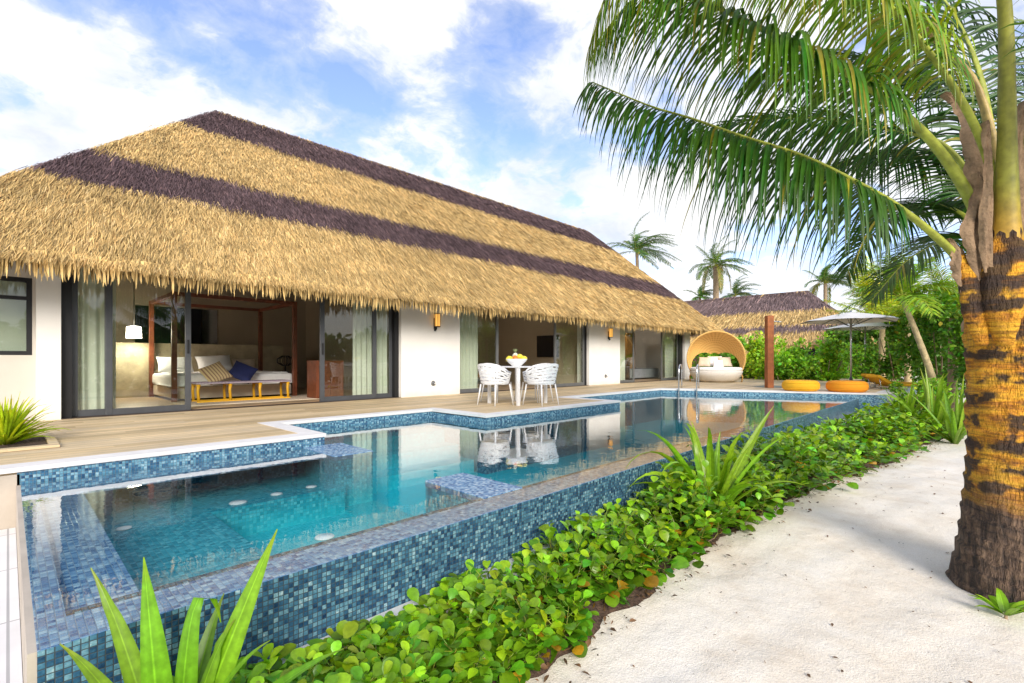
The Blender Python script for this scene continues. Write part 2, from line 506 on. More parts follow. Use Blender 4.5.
    oc = nd(t, 'ShaderNodeTexCoord').outputs['Object']
    s = nd(t, 'ShaderNodeSeparateXYZ')
    link(t, oc, s.inputs[0])
    n1 = noise(t, oc, 3.2, 4, 0.6)
    zz = math_n(t, 'ADD', s.outputs[2], math_n(t, 'MULTIPLY', math_n(t, 'SUBTRACT', n1, 0.5), 0.32))
    up = ramp(t, zz, [(0.52, (0,) * 3), (0.68, (0.75,) * 3), (0.90, (1,) * 3)])
    ring = math_n(t, 'FRACT', math_n(t, 'MULTIPLY', math_n(t, 'ADD', s.outputs[2], math_n(t, 'MULTIPLY', math_n(t, 'SUBTRACT', n1, 0.5), 0.16)), 7.0))
    mpn = nd(t, 'ShaderNodeMapping')
    mpn.inputs['Scale'].default_value = (5, 5, 16)
    link(t, oc, mpn.inputs[0])
    n2 = noise(t, mpn.outputs[0], 1.0, 5, 0.65)
    och = ramp(t, n2, [(0.26, (0.07, 0.03, 0.012)), (0.36, (0.42, 0.16, 0.015)), (0.45, (0.78, 0.34, 0.016)), (0.60, (0.90, 0.50, 0.028)), (0.78, (0.70, 0.27, 0.016))])
    n5 = noise(t, oc, 4.5, 4, 0.6)
    mp3 = nd(t, 'ShaderNodeMapping')
    mp3.inputs['Scale'].default_value = (4, 4, 75)
    link(t, oc, mp3.inputs[0])
    fib = noise(t, mp3.outputs[0], 1.0, 5, 0.7)
    och = mixc(t, 1.0, och, ramp(t, fib, [(0.32, (0.36, 0.28, 0.24)), (0.50, (0.95, 0.92, 0.9)), (0.7, (1.25, 1.25, 1.25))]), 'MULTIPLY')
    rs = ramp(t, ring, [(0.34, (0,) * 3), (0.50, (1,) * 3), (0.93, (1,) * 3), (1.0, (0.2,) * 3)])
    ns5 = ramp(t, n5, [(0.45, (0,) * 3), (0.52, (1,) * 3)])
    brk = ramp(t, math_n(t, 'ADD', math_n(t, 'MULTIPLY', fib, 0.6), math_n(t, 'MULTIPLY', n2, 0.5)), [(0.38, (0.35,) * 3), (0.52, (1,) * 3)])
    scar = math_n(t, 'MULTIPLY', math_n(t, 'MULTIPLY', rs, ns5), brk)
    och = mixc(t, math_n(t, 'MULTIPLY', scar, 0.95), och, (0.035, 0.020, 0.014))
    dk = ramp(t, n5, [(0.57, (0,) * 3), (0.63, (0.92,) * 3)])
    och = mixc(t, dk, och, (0.05, 0.027, 0.018))
    mp2 = nd(t, 'ShaderNodeMapping')
    mp2.inputs['Scale'].default_value = (26, 26, 5)
    link(t, oc, mp2.inputs[0])
    n3 = noise(t, mp2.outputs[0], 1.0, 4, 0.7)
    gry = ramp(t, n3, [(0.34, (0.012, 0.008, 0.006)), (0.46, (0.075, 0.045, 0.03)), (0.58, (0.17, 0.105, 0.065)), (0.76, (0.32, 0.21, 0.13))])
    ring2 = math_n(t, 'FRACT', math_n(t, 'MULTIPLY', math_n(t, 'ADD', s.outputs[2], math_n(t, 'MULTIPLY', math_n(t, 'SUBTRACT', n1, 0.5), 0.20)), 15.0))
    gl2 = math_n(t, 'MULTIPLY', ramp(t, ring2, [(0.62, (0,) * 3), (0.88, (1,) * 3), (1.0, (0.3,) * 3)]), ramp(t, noise(t, oc, 9, 3), [(0.35, (0.15,) * 3), (0.6, (1,) * 3)]))
    gry = mixc(t, math_n(t, 'MULTIPLY', gl2, 0.8), gry, (0.025, 0.016, 0.012))
    link(t, mixc(t, up, gry, och), b.inputs['Base Color'])
    b.inputs['Roughness'].default_value = 0.75
    bump(t, b, math_n(t, 'ADD', math_n(t, 'ADD', math_n(t, 'MULTIPLY', n3, 1.5), n2), math_n(t, 'ADD', math_n(t, 'MULTIPLY', ring2, -0.6), math_n(t, 'MULTIPLY', ring, -0.5))), 1.0, 0.05)
    M['trunk'] = m


special_mats()


# ------------------------------------------------------------------ mesh helpers
def wloc(o):
    p = Vector((0, 0, 0))
    while o is not None:
        p += o.location
        o = o.parent
    return p


def tag(o, label=None, cat=None, group=None, kind=None):
    if label:
        o['label'] = label
    if cat:
        o['category'] = cat
    if group:
        o['group'] = group
    if kind:
        o['kind'] = kind
    return o


def thing(name, label, cat, loc=(0, 0, 0), rz=0.0, group=None):
    o = bpy.data.objects.new(name, None)
    o.empty_display_size = 0.1
    col.objects.link(o)
    o.location = loc
    o.rotation_euler = (0, 0, rz)
    return tag(o, label, cat, group)


def finish(name, me, mats, parent=None, loc=None):
    for m in (mats if isinstance(mats, (list, tuple)) else [mats]):
        me.materials.append(m)
    o = bpy.data.objects.new(name, me)
    col.objects.link(o)
    if parent:
        o.parent = parent
    if loc is not None:
        o.location = loc
    return o


def box_uv(bm):
    uvl = bm.loops.layers.uv.verify()
    for f in bm.faces:
        n = f.normal
        ax = max(range(3), key=lambda i: abs(n[i]))
        for l in f.loops:
            c = l.vert.co
            l[uvl].uv = (c.x, c.y) if ax == 2 else ((c.x, c.z) if ax == 1 else (c.y, c.z))


class MB:
    """collects boxes, tubes, lathes and sheets into one mesh"""

    def __init__(self):
        self.bm = bmesh.new()

    def box(self, x0, x1, y0, y1, z0, z1, mi=0, M_=None, bev=0.0):
        bm = self.bm
        vs = [bm.verts.new((x, y, z)) for z in (z0, z1) for y in (y0, y1) for x in (x0, x1)]
        if M_ is not None:
            for v in vs:
                v.co = M_ @ v.co
        fs = []
        for q in ((0, 2, 3, 1), (4, 5, 7, 6), (0, 1, 5, 4), (2, 6, 7, 3), (0, 4, 6, 2), (1, 3, 7, 5)):
            f = bm.faces.new([vs[i] for i in q])
            f.material_index = mi
            fs.append(f)
        if bev:
            es = list({e for f in fs for e in f.edges})
            r = bmesh.ops.bevel(bm, geom=es, offset=bev, segments=2, affect='EDGES', profile=0.6)
            for f in r['faces']:
                f.material_index = mi
        return self

    def face(self, pts, mi=0):
        f = self.bm.faces.new([self.bm.verts.new(p) for p in pts])
        f.material_index = mi
        return self

    def prism(self, poly, z0, z1, mi=0):
        bm = self.bm
        a = [bm.verts.new((x, y, z0)) for x, y in poly]
        b = [bm.verts.new((x, y, z1)) for x, y in poly]
        n = len(poly)
        fs = [bm.faces.new(b), bm.faces.new(a[::-1])]
        for i in range(n):
            fs.append(bm.faces.new([a[i], a[(i + 1) % n], b[(i + 1) % n], b[i]]))
        for f in fs:
            f.material_index = mi
        return self

    def tube(self, pts, rad, n=8, mi=0, cap=True, flat=1.0, smooth=True):
        bm = self.bm
        pts = [Vector(p) for p in pts]
        if not hasattr(rad, '__len__'):
            rad = [rad] * len(pts)
        rings = []
        ref = None
        for i, p in enumerate(pts):
            t = (pts[min(i + 1, len(pts) - 1)] - pts[max(i - 1, 0)])
            t = t.normalized() if t.length > 1e-9 else Vector((0, 0, 1))
            if ref is None:
                ref = Vector((0, 0, 1)) if abs(t.z) < 0.9 else Vector((1, 0, 0))
            u = t.cross(ref)
            if u.length < 1e-6:
                u = t.cross(Vector((0, 1, 0)))
            u.normalize()
            v = u.cross(t).normalized()
            ref = v
            rings.append([bm.verts.new(p + (u * math.cos(2 * PI * k / n) + v * flat * math.sin(2 * PI * k / n)) * rad[i]) for k in range(n)])
        for a, b in zip(rings, rings[1:]):
            for k in range(n):
                f = bm.faces.new([a[k], a[(k + 1) % n], b[(k + 1) % n], b[k]])
                f.material_index = mi
                f.smooth = smooth
        if cap:
            bm.faces.new(rings[0][::-1]).material_index = mi
            bm.faces.new(rings[-1]).material_index = mi
        return self

    def lathe(self, prof, n=24, c=(0, 0, 0), mi=0, sx=1.0, sy=1.0, smooth=True):
        bm = self.bm
        rings = []
        for r, z in prof:
            rings.append([bm.verts.new((c[0] + r * sx * math.cos(2 * PI * k / n), c[1] + r * sy * math.sin(2 * PI * k / n), c[2] + z)) for k in range(n)])
        for a, b in zip(rings, rings[1:]):
            for k in range(n):
                f = bm.faces.new([a[k], a[(k + 1) % n], b[(k + 1) % n], b[k]])
                f.material_index = mi
                f.smooth = smooth
        for rg, pr, rev in ((rings[0], prof[0], True), (rings[-1], prof[-1], False)):
            if pr[0] > 1e-5:
                f = bm.faces.new(rg[::-1] if rev else rg)
                f.material_index = mi
        return self

    def sheet(self, fn, nu, nv, mi=0, smooth=True):
        bm = self.bm
        g = [[bm.verts.new(fn(i / nu, j / nv)) for j in range(nv + 1)] for i in range(nu + 1)]
        uvl = bm.loops.layers.uv.verify()
        for i in range(nu):
            for j in range(nv):
                f = bm.faces.new([g[i][j], g[i + 1][j], g[i + 1][j + 1], g[i][j + 1]])
                f.material_index = mi
                f.smooth = smooth
        return self

    def build(self, name, mats, parent=None, uv='box', local=False):
        bm = self.bm
        bm.normal_update()
        if uv == 'box':
            box_uv(bm)
        if parent is not None and not local:
            off = wloc(parent)
            bmesh.ops.translate(bm, verts=bm.verts, vec=-off)
        me = bpy.data.meshes.new(name)
        bm.to_mesh(me)
        bm.free()
        return finish(name, me, mats, parent)


def pillow_mesh(mb, w_, h_, t_, Mx, mi=0, n=12):
    """a stuffed cushion, w x h, thickness t, transformed by Mx"""
    bm = mb.bm
    uvl = bm.loops.layers.uv.verify()
    for s in (1, -1):
        g = []
        for i in range(n + 1):
            row = []
            for j in range(n + 1):
                u = i / n * 2 - 1
                v = j / n * 2 - 1
                d = max(0.0, (1 - u ** 4) * (1 - v ** 4)) ** 0.5
                pinch = 1 - 0.06 * (1 - abs(v) ** 2) * 0
                x = u * w_ / 2 * (1 - 0.07 * (1 - v * v)) if True else 0
                y = v * h_ / 2 * (1 - 0.07 * (1 - u * u))
                row.append((bm.verts.new(Mx @ Vector((x, y, s * d * t_ / 2))), (x, y)))
            g.append(row)
        for i in range(n):
            for j in range(n):
                q = [g[i][j], g[i + 1][j], g[i + 1][j + 1], g[i][j + 1]]
                if s < 0:
                    q = q[::-1]
                f = bm.faces.new([a[0] for a in q])
                f.smooth = True
                f.material_index = mi
                for l, a in zip(f.loops, q):
                    l[uvl].uv = a[1]
    return mb


def copy_tree(o, parent=None):
    c = o.copy()
    col.objects.link(c)
    if parent is not None:
        c.parent = parent
    for ch in [x for x in bpy.data.objects if x.parent == o]:
        copy_tree(ch, c)
    return c


def np_mesh(name, V, F, cols, mats, parent=None, smooth=True, mi=None, loc=None, kind_off=True):
    V = np.asarray(V, dtype=np.float32).reshape(-1, 3).copy()
    F = np.asarray(F, dtype=np.int32)
    if parent is not None and kind_off:
        V -= np.array(wloc(parent), dtype=np.float32)
    k = F.shape[1]
    me = bpy.data.meshes.new(name)
    me.vertices.add(len(V))
    me.vertices.foreach_set('co', V.ravel())
    me.loops.add(F.size)
    me.loops.foreach_set('vertex_index', F.ravel())
    me.polygons.add(len(F))
    me.polygons.foreach_set('loop_start', np.arange(0, F.size, k, dtype=np.int32))
    me.polygons.foreach_set('loop_total', np.full(len(F), k, dtype=np.int32))
    if mi is not None:
        me.polygons.foreach_set('material_index', np.asarray(mi, dtype=np.int32))
    me.polygons.foreach_set('use_smooth', np.full(len(F), smooth, dtype=bool))
    me.update(calc_edges=True)
    if cols is not None:
        a = me.color_attributes.new('col', 'FLOAT_COLOR', 'POINT')
        c4 = np.ones((len(V), 4), dtype=np.float32)
        c4[:, :3] = cols
        a.data.foreach_set('color', c4.ravel())
    return finish(name, me, mats, parent, loc)


def nrm(a):
    return a / np.maximum(np.linalg.norm(a, axis=-1, keepdims=True), 1e-9)


def leaves(pos, dirs, nor, length, width, prof, fold=0.15, curl=0.0):
    """many leaves at once. prof = [(t, half-width)], three verts a row. -> verts, quads, per-leaf count"""
    N = len(pos)
    dirs = nrm(dirs)
    side = nrm(np.cross(dirs, nor))
    n2 = np.cross(side, dirs)
    rows = []
    for t, hw in prof:
        c = pos + dirs * (length * t)[:, None] - n2 * (curl * length * t * t)[:, None]
        e = side * (width * hw)[:, None]
        up = n2 * (width * hw * fold * 2)[:, None]
        rows.append(np.stack([c - e + up, c, c + e + up], axis=1))
    V = np.concatenate(rows, axis=1)
    nr = len(prof)
    q = []
    for r in range(nr - 1):
        a = r * 3
        q += [(a, a + 1, a + 4, a + 3), (a + 1, a + 2, a + 5, a + 4)]
    q = np.array(q)
    F = (np.arange(N) * nr * 3)[:, None, None] + q[None]
    return V.reshape(-1, 3), F.reshape(-1, 4), nr * 3


def blades(pos, dirs, nor, length, width, tip=0.25):
    N = len(pos)
    dirs = nrm(dirs)
    side = nrm(np.cross(dirs, nor))
    e = side * (width * 0.5)[:, None]
    end = pos + dirs * length[:, None]
    V = np.stack([pos - e, pos + e, end + e * tip, end - e * tip], axis=1)
    F = (np.arange(N) * 4)[:, None] + np.arange(4)[None]
    return V.reshape(-1, 3), F


def merge(parts):
    """[(V,F,C)] -> one"""
    Vs, Fs, Cs = [], [], []
    o = 0
    for V, F, C in parts:
        Vs.append(V)
        Fs.append(F + o)
        Cs.append(C)
        o += len(V)
    return np.concatenate(Vs), np.concatenate(Fs), np.concatenate(Cs)


def catmull(pts, n):
    pts = [np.array(p, dtype=float) for p in pts]
    P = [2 * pts[0] - pts[1]] + pts + [2 * pts[-1] - pts[-2]]
    segs = len(pts) - 1
    out = []
    for k in range(n + 1):
        u = k / n * segs
        i = min(int(u), segs - 1)
        t = u - i
        p0, p1, p2, p3 = P[i:i + 4]
        out.append(0.5 * ((2 * p1) + (-p0 + p2) * t + (2 * p0 - 5 * p1 + 4 * p2 - p3) * t * t + (-p0 + 3 * p1 - 3 * p2 + p3) * t ** 3))
    return np.array(out)


def fbm(x, y, seed=0, oct_=4):
    r = np.random.default_rng(seed)
    s = np.zeros_like(x)
    a = 1.0
    f = 1.0
    for _ in range(oct_):
        for _k in range(4):
            th = r.uniform(0, 2 * PI)
            ph = r.uniform(0, 2 * PI)
            s += a * np.sin((x * math.cos(th) + y * math.sin(th)) * f * r.uniform(0.7, 1.4) + ph) / 4
        a *= 0.55
        f *= 2.1
    return s


#PART2
# ================================================================== SETTING
SAND = -0.62


def ground_height(X, Y):
    h = 0.05 * fbm(X * 0.9, Y * 0.9, 3, 3) + 0.022 * fbm(X * 4.2, Y * 4.2, 5, 3)
    wgt = np.clip((2.2 - Y) / 0.8, 0, 1) * np.clip((60 - np.abs(X)) / 40, 0, 1) * np.clip((Y + 60) / 40, 0, 1)
    z = SAND + h * wgt
    # the path bank: a little lip where sand meets the planting
    pit = (X > 0.12) & (X < 15.3) & (Y > 2.42) & (Y < 7.2)
    return np.where(pit, -1.6, z)


def axis_pts(lo, hi, step, far):
    a = -np.geomspace(0.4, far, 26)[::-1] + lo
    c = np.geomspace(0.4, far, 26) + hi
    return np.concatenate([a, np.arange(lo, hi, step), c])


gx = axis_pts(-1.5, 17.5, 0.05, 700)
gy = axis_pts(-5.5, 2.6, 0.05, 700)
GX, GY = np.meshgrid(gx, gy, indexing='ij')
GZ = ground_height(GX, GY)
ni, nj = GX.shape
idx = np.arange(ni * nj).reshape(ni, nj)
Fq = np.stack([idx[:-1, :-1], idx[1:, :-1], idx[1:, 1:], idx[:-1, 1:]], axis=-1).reshape(-1, 4)
g = np_mesh('ground', np.stack([GX, GY, GZ], -1), Fq, None, M['sand'])
tag(g, 'white coral sand ground running along the pool as a path', kind='structure')

# soil strip under the ground cover
HEDGE = [(-0.6, 1.50, 2.25), (1.0, 1.52, 2.2), (1.94, 1.54, 2.2), (2.73, 1.54, 2.2), (4.1, 1.52, 2.22), (6.55, 1.24, 2.25), (9.0, 0.95, 2.25), (12.1, 0.52, 2.2), (14.0, 0.4, 1.9), (15.6, 0.5, 1.5)]
hx = np.array([p[0] for p in HEDGE])
hy0 = np.array([p[1] for p in HEDGE])
hy1 = np.array([p[2] for p in HEDGE])


def hedge_edge(x):
    return np.interp(x, hx, hy0), np.interp(x, hx, hy1)


mbb = MB()
xs = np.arange(-0.6, 15.7, 0.05)
lo, hi = hedge_edge(xs)
lo = lo + 0.03 + 0.10 * fbm(xs * 2.1, xs * 0, 9, 4) + 0.05 * fbm(xs * 9, xs * 0, 4, 3)


def soil_fn(u, v):
    i = min(int(u * (len(xs) - 1)), len(xs) - 1)
    y = lo[i] + (2.4 - lo[i]) * v
    z = SAND + (0.045 * math.sin(min(1.0, v * 3) * PI / 2) if v > 0 else -0.06)
    gh = float(ground_height(np.array([xs[i]]), np.array([min(y, 2.3)]))[0])
    z = max(z, gh + 0.012) if v > 0 else gh - 0.03
    return Vector((xs[i], y, z + random.uniform(0, 0.018)))


mbb.sheet(soil_fn, len(xs) - 1, 8)
tag(mbb.build('planting_bed', M['soil']), 'dark brown soil strip beneath the leafy ground cover', kind='structure')

# paving left of the pool
mb = MB()
mb.box(-9, 0.043, -0.4, 5.595, -0.62, -0.475)
tag(mb.build('pavement', M['pave']), 'white tiled paving beside the left end of the pool', kind='structure')

# deck
mb = MB()
FE0, FE1 = (13.67, 7.0), (15.72, 1.8)     # far edge of the pool
mb.box(-9, 2.6, 5.62, 9.75, -0.05, 0)
mb.box(2.6, 5.2, 7.02, 9.75, -0.05, 0)
mb.box(5.2, 9.1, 5.62, 9.75, -0.05, 0)
mb.box(9.1, 13.67, 7.02, 9.75, -0.05, 0)
mb.prism([(13.67, 9.75), (13.69, 7.0), (15.74, 1.82), (27, 1.82), (27, 9.75)], -0.05, 0)
deck = tag(mb.build('deck', M['deck']), 'weathered timber deck between the house and the pool', kind='structure')

mb = MB()
mb.box(-9, 0.066, 5.6, 5.75, -0.62, -0.052)
mb.box(15.74, 27, 1.81, 1.95, -0.75, -0.052, 1)
tag(mb.build('deck_wall', [M['concrete'], M['tile_band']]), 'beige concrete wall under the left edge of the timber deck', 'wall')

# ------------------------------------------------------------------ pool
WZ = -0.135
pool = thing('swimming_pool', 'long blue mosaic infinity pool with a shallow spa at its near end', 'swimming pool', (7.5, 4.5, -0.62))
mb = MB()
mb.box(0.07, 15.44, 2.355, 2.65, -1.3, -0.141)
mb.build('outer_wall', M['tile_out'], pool)
mb = MB()
RT = WZ - 0.005
mb.box(0.07, 15.44, 2.357, 2.60, WZ - 0.03, RT)
mb.box(0.07, 0.16, 2.60, 5.598, WZ - 0.03, RT)
mb.box(0.16, 2.36, 5.08, 5.598, WZ - 0.05, WZ - 0.018)
mb.box(0.16, 0.41, 2.60, 5.08, -0.22, WZ - 0.035)
mb.build('rim', M['tile_rim'], pool)
mb = MB()
mb.box(0.045, 0.16, 2.36, 5.598, -1.3, -0.141)
mb.build('side_wall', M['concrete'], pool)
mb = MB()
mb.box(0.16, 0.41, 2.65, 5.6, -1.3, -0.20)
mb.box(0.41, 1.20, 2.65, 5.6, -1.3, -0.43)
mb.box(1.20, 2.41, 4.72, 5.6, -1.3, -0.425)
mb.box(1.20, 2.41, 2.65, 4.72, -1.3, -0.70)
mb.box(2.41, 2.81, 3.33, 4.85, -1.3, -0.68)
mb.build('spa_floor', M['tile_spa'], pool)
for (y0, y1, x0, x1) in ((2.65, 3.33, 2.41, 2.81), (4.85, 5.6, 2.36, 2.80)):
    mb = MB()
    mb.box(x0, x1, y0, y1, -1.3, WZ - 0.012)
    mb.box(x0 - .003, x1 + .003, y0 - .04 if y0 < 3 else y0 - .003, y1 + .003 if y0 < 3 else y1 - .003, WZ - 0.04, WZ + 0.0045, 1)
    mb.build('spa_divider', [M['tile_spa'], M['tile_rim']], pool)
mb = MB()
mb.prism([(2.81, 2.65), (15.4, 2.65), (13.69, 7.02), (2.81, 7.02)], -1.3, -0.92)
for k, (ya, zt) in enumerate(((6.62, -0.32), (6.24, -0.52), (5.86, -0.72))):
    mb.box(2.62, 5.18, ya, 7.0, -1.3 - k * 0.003, zt)
mb.build('pool_floor', M['tile_pool'], pool)
mb = MB()
edge = [(0.05, 5.6), (2.6, 5.6), (2.6, 7.0), (5.2, 7.0), (5.2, 5.6), (9.1, 5.6), (9.1, 7.0), FE0, FE1]
uvl = mb.bm.loops.layers.uv.verify()
s = 0.0
for a, b in zip(edge, edge[1:]):
    L = math.hypot(b[0] - a[0], b[1] - a[1])
    f = mb.bm.faces.new([mb.bm.verts.new(p) for p in ((a[0], a[1], -0.98), (b[0], b[1], -0.98), (b[0], b[1], -0.03), (a[0], a[1], -0.03))])
    for l, q in zip(f.loops, ((s, -0.98), (s + L, -0.98), (s + L, -0.03), (s, -0.03))):
        l[uvl].uv = q
    s += L
mb.build('tile_band', M['tile_band'], pool, uv=None)
mb = MB()
cw, ov, ct, cbt = 0.22, 0.015, 0.004, -0.034
mb.box(-9, 2.6 - cw + ov, 5.6 - ov, 5.6 + cw, cbt, ct)
mb.box(2.6 - cw + ov, 2.6 + ov, 5.6 - ov, 7.0 + cw, cbt, ct)
mb.box(2.6 + ov, 5.2 - ov, 7.0 - ov, 7.0 + cw, cbt, ct)
mb.box(5.2 - ov, 5.2 + cw - ov, 5.6 - ov, 7.0 + cw, cbt, ct)
mb.box(5.2 + cw - ov, 9.1 - cw + ov, 5.6 - ov, 5.6 + cw, cbt, ct)
mb.box(9.1 - cw + ov, 9.1 + ov, 5.6 - ov, 7.0 + cw, cbt, ct)
mb.box(9.1 + ov, 13.66, 7.0 - ov, 7.0 + cw, cbt, ct)
mb.prism([(13.66, 7.0 - ov), (15.71, 1.79), (16.2, 1.79), (14.15, 7.22), (13.66, 7.22)], cbt, ct)
mb.box(16.2, 27, 1.79, 2.1, cbt, ct)
mb.build('coping', M['coping'], pool)
mb = MB()
mb.box(-0.3, 15.5, 2.13, 2.352, -0.75, -0.5, bev=0.006)
mb.build('gutter', M['coping'], pool)
for (x, y, z, r, wall) in ((1.45, 4.86, -0.423, 0.075, 0), (1.80, 4.90, -0.423, 0.055, 0), (2.15, 4.93, -0.423, 0.055, 0), (1.95, 4.2, -0.697, 0.085, 0), (0.62, 4.75, -0.425, 0.05, 0),
                           (0.415, 3.86, -0.27, 0.05, 2), (1.80, 5.35, -0.151, 0.045, 0)):
    mb = MB()
    prof = [(0.0, 0.012), (r * 0.55, 0.012), (r * 0.6, 0.008), (r * 0.9, 0.008), (r, 0.0)]
    mb.lathe(prof[::-1], 20)
    Mx = Matrix.Translation((x, y, z))
    if wall == 1:
        Mx = Mx @ Matrix.Rotation(R(90), 4, 'X')
    elif wall == 2:
        Mx = Mx @ Matrix.Rotation(R(90), 4, 'Y')
    bmesh.ops.transform(mb.bm, matrix=Mx, verts=mb.bm.verts)
    mb.build('jet_fitting', M['white'], pool)

# water surface
wp = [(0.07, 2.355), (15.46, 2.355), FE0, (9.1, 7.0), (9.1, 5.6), (5.2, 5.6), (5.2, 7.0), (2.6, 7.0), (2.6, 5.6), (0.07, 5.6)]
mb = MB()
mb.face([(x, y, WZ) for x, y in wp])
tag(mb.build('water', M['water']), 'still clear turquoise pool water reflecting the house', kind='structure')

# pool ladder rails at the far end
ldr = thing('pool_ladder', 'pair of thin curved steel handrails at the far edge of the pool', 'ladder', (13.9, 6.4, 0))
for y in (6.52, 6.06):
    xe = 13.67 + (7.0 - y) * 2.05 / 5.2
    pts = [(xe + 0.75, y + 0.26, 0.0), (xe + 0.75, y + 0.26, 0.50), (xe + 0.68, y + 0.23, 0.64), (xe + 0.50, y + 0.17, 0.72), (xe + 0.20, y + 0.06, 0.72), (xe + 0.02, y, 0.66),
           (xe - 0.06, y - 0.03, 0.52), (xe - 0.07, y - 0.03, 0.0), (xe - 0.07, y - 0.03, -0.8)]
    mb = MB()
    mb.tube(catmull(pts, 40), 0.021, 8)
    mb.build('handrail', M['steel'], ldr)

# ------------------------------------------------------------------ thatch
STRAW = np.array((0.66, 0.46, 0.19))
DARKT = np.array((0.125, 0.083, 0.088))


def thatch_roof(name, parent, Mx, L, Hr, He, D, eL, eR, n_front, n_other, bw, bl, bands, dens_eye=None, tips=1.0, dark=(0.125, 0.083, 0.088)):
    """hip roof in local axes: ridge on local x from 0..L at z=Hr, front eave at y=-D, z=He, eaves run eL / eR past the ridge ends"""
    DARKT = np.array(dark)
    Mx3 = np.array(Mx.to_3x3())
    off = np.array(Mx.translation)
    A0, A1 = np.array((0, 0, Hr)), np.array((L, 0, Hr))
    FL, FR = np.array((-eL, -D, He)), np.array((L + eR, -D, He))
    BL, BR = np.array((-eL, D, He)), np.array((L + eR, D, He))
    planes = [(A0, A1, FL, FR), (A1, A0, BR, BL), (A1, A1, FR, BR), (A0, A0, BL, FL)]
    parts = []

    def band_col(t):
        d = np.zeros(len(t), bool)
        for a, b in bands:
            d |= (t >= a) & (t < b)
        return d

    for pi, (r0, r1, e0, e1) in enumerate(planes):
        nvec = nrm(np.cross(e1 - e0, (r0 + r1) / 2 - (e0 + e1) / 2))
        # base shell, strips between band edges
        tv = sorted({0.0, 1.0, *[x for ab in bands for x in ab if x < 1], 0.1, 0.35, 0.6, 0.85})
        for a, b in zip(tv, tv[1:]):
            K = 14
            V = []
            for t in (a, b):
                for k in range(K + 1):
                    u = k / K
                    V.append((r0 * (1 - t) + e0 * t) * (1 - u) + (r1 * (1 - t) + e1 * t) * u)
            F = [(k, k + 1, K + 2 + k, K + 1 + k) for k in range(K)]
            dk = band_col(np.array([(a + b) / 2]))[0]
            c = (DARKT * 0.7 if dk else STRAW * 0.5)  # shell darker than the blades, shadow beneath them put into its colour
            parts.append((np.array(V), np.array(F), np.tile(c, (len(V), 1))))
        # eave thickness + underside
        th = np.array((0, 0, -0.07))
        inn = (r0 + r1) / 2
        V = np.array([e0, e1, e1 + th, e0 + th])
        parts.append((V, np.array([(0, 1, 2, 3)]), np.tile(STRAW * 0.3, (4, 1))))
        dn = np.array((0, 0, -0.30))
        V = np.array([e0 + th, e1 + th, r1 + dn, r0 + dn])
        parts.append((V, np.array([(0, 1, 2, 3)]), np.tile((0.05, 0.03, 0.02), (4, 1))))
        # blades
        N = n_front if pi == 0 else n_other
        lf = 1.0 if pi == 0 else 0.45
        M0 = N * 6
        t = np.sqrt(rng.uniform(0, 1, M0)) if np.allclose(r0, r1) else rng.uniform(0, 1, M0)
        u = rng.uniform(0, 1, M0)
        if not np.allclose(r0, r1):
            wmax = np.linalg.norm(e1 - e0)
            wt = np.linalg.norm(r1 - r0) * (1 - t) + wmax * t
            keep = rng.uniform(0, 1, M0) < wt / wmax
            t, u = t[keep], u[keep]
        P = (r0 * (1 - t[:, None]) + e0 * t[:, None]) * (1 - u[:, None]) + (r1 * (1 - t[:, None]) + e1 * t[:, None]) * u[:, None]
        if dens_eye is not None and pi == 0:
            Pw = P @ Mx3.T + off
            dd = np.linalg.norm(Pw - np.array(dens_eye), axis=1)
            pr = 1 / dd ** 1.1
            pr /= pr.sum()
            sel = rng.choice(len(P), min(N, len(P)), replace=False, p=pr)
        else:
            sel = np.arange(len(P))[:N]
        P, t, u = P[sel], t[sel], u[sel]
        n_ = len(P)
        dsl = nrm((e0 - r0) * (1 - u[:, None]) + (e1 - r1) * u[:, None])
        dsl = nrm(dsl - nvec * (dsl @ nvec)[:, None])
        along = nrm(e1 - e0)
        fall = nrm((e0 + e1) / 2 - (r0 + r1) / 2)
        dsl = nrm(dsl * 0.5 + fall * 0.5)
        yaw = rng.normal(0.12, 0.15, n_)
        lift = rng.uniform(0.02, 0.16, n_) * lf
        d = dsl * np.cos(yaw)[:, None] + along * np.sin(yaw)[:, None]
        d = d * np.cos(lift)[:, None] + nvec * np.sin(lift)[:, None]
        length = bl * rng.uniform(0.6, 1.35, n_)
        length = np.minimum(length, (1 - t) * np.linalg.norm((e0 + e1) / 2 - (r0 + r1) / 2) + 0.22)
        width = bw * rng.uniform(0.6, 1.5, n_)
        if dens_eye is not None:
            fk = 1 + 0.10 * np.maximum(np.linalg.norm(P @ Mx3.T + off - np.array(dens_eye), axis=1) - 8, 0)
            width = width * fk
        nv = nvec + rng.normal(0, 0.35, (n_, 3))
        tj = t + rng.normal(0, 0.010, n_) + 0.008 * fbm(u * 60, u * 0, 3, 3)
        dk = band_col(tj)
        base = np.where(dk[:, None], DARKT, STRAW)
        shade = rng.uniform(0.38, 1.34, n_)
        big = 1 + 0.10 * fbm(P[:, 0] * 0.9, (P[:, 1] + P[:, 2]) * 0.9, 8, 3)
        c = base * (shade * big)[:, None]
        odd = rng.uniform(0, 1, n_)
        c = np.where(((odd < 0.05) & ~dk)[:, None], c * (0.55, 0.45, 0.40), c)
        c = np.where(((odd > 0.90) & ~dk)[:, None], c * (1.15, 1.22, 1.45), c)
        c = np.where(((odd > 0.88) & dk)[:, None], c * (1.7, 1.6, 1.5), c)
        V, F = blades(P + nvec * rng.uniform(0.0, 0.05, n_)[:, None], d, nv, length, width)
        parts.append((V, F, np.repeat(c, 4, axis=0)))
        # hanging fringe along the eave
        el = np.linalg.norm(e1 - e0)
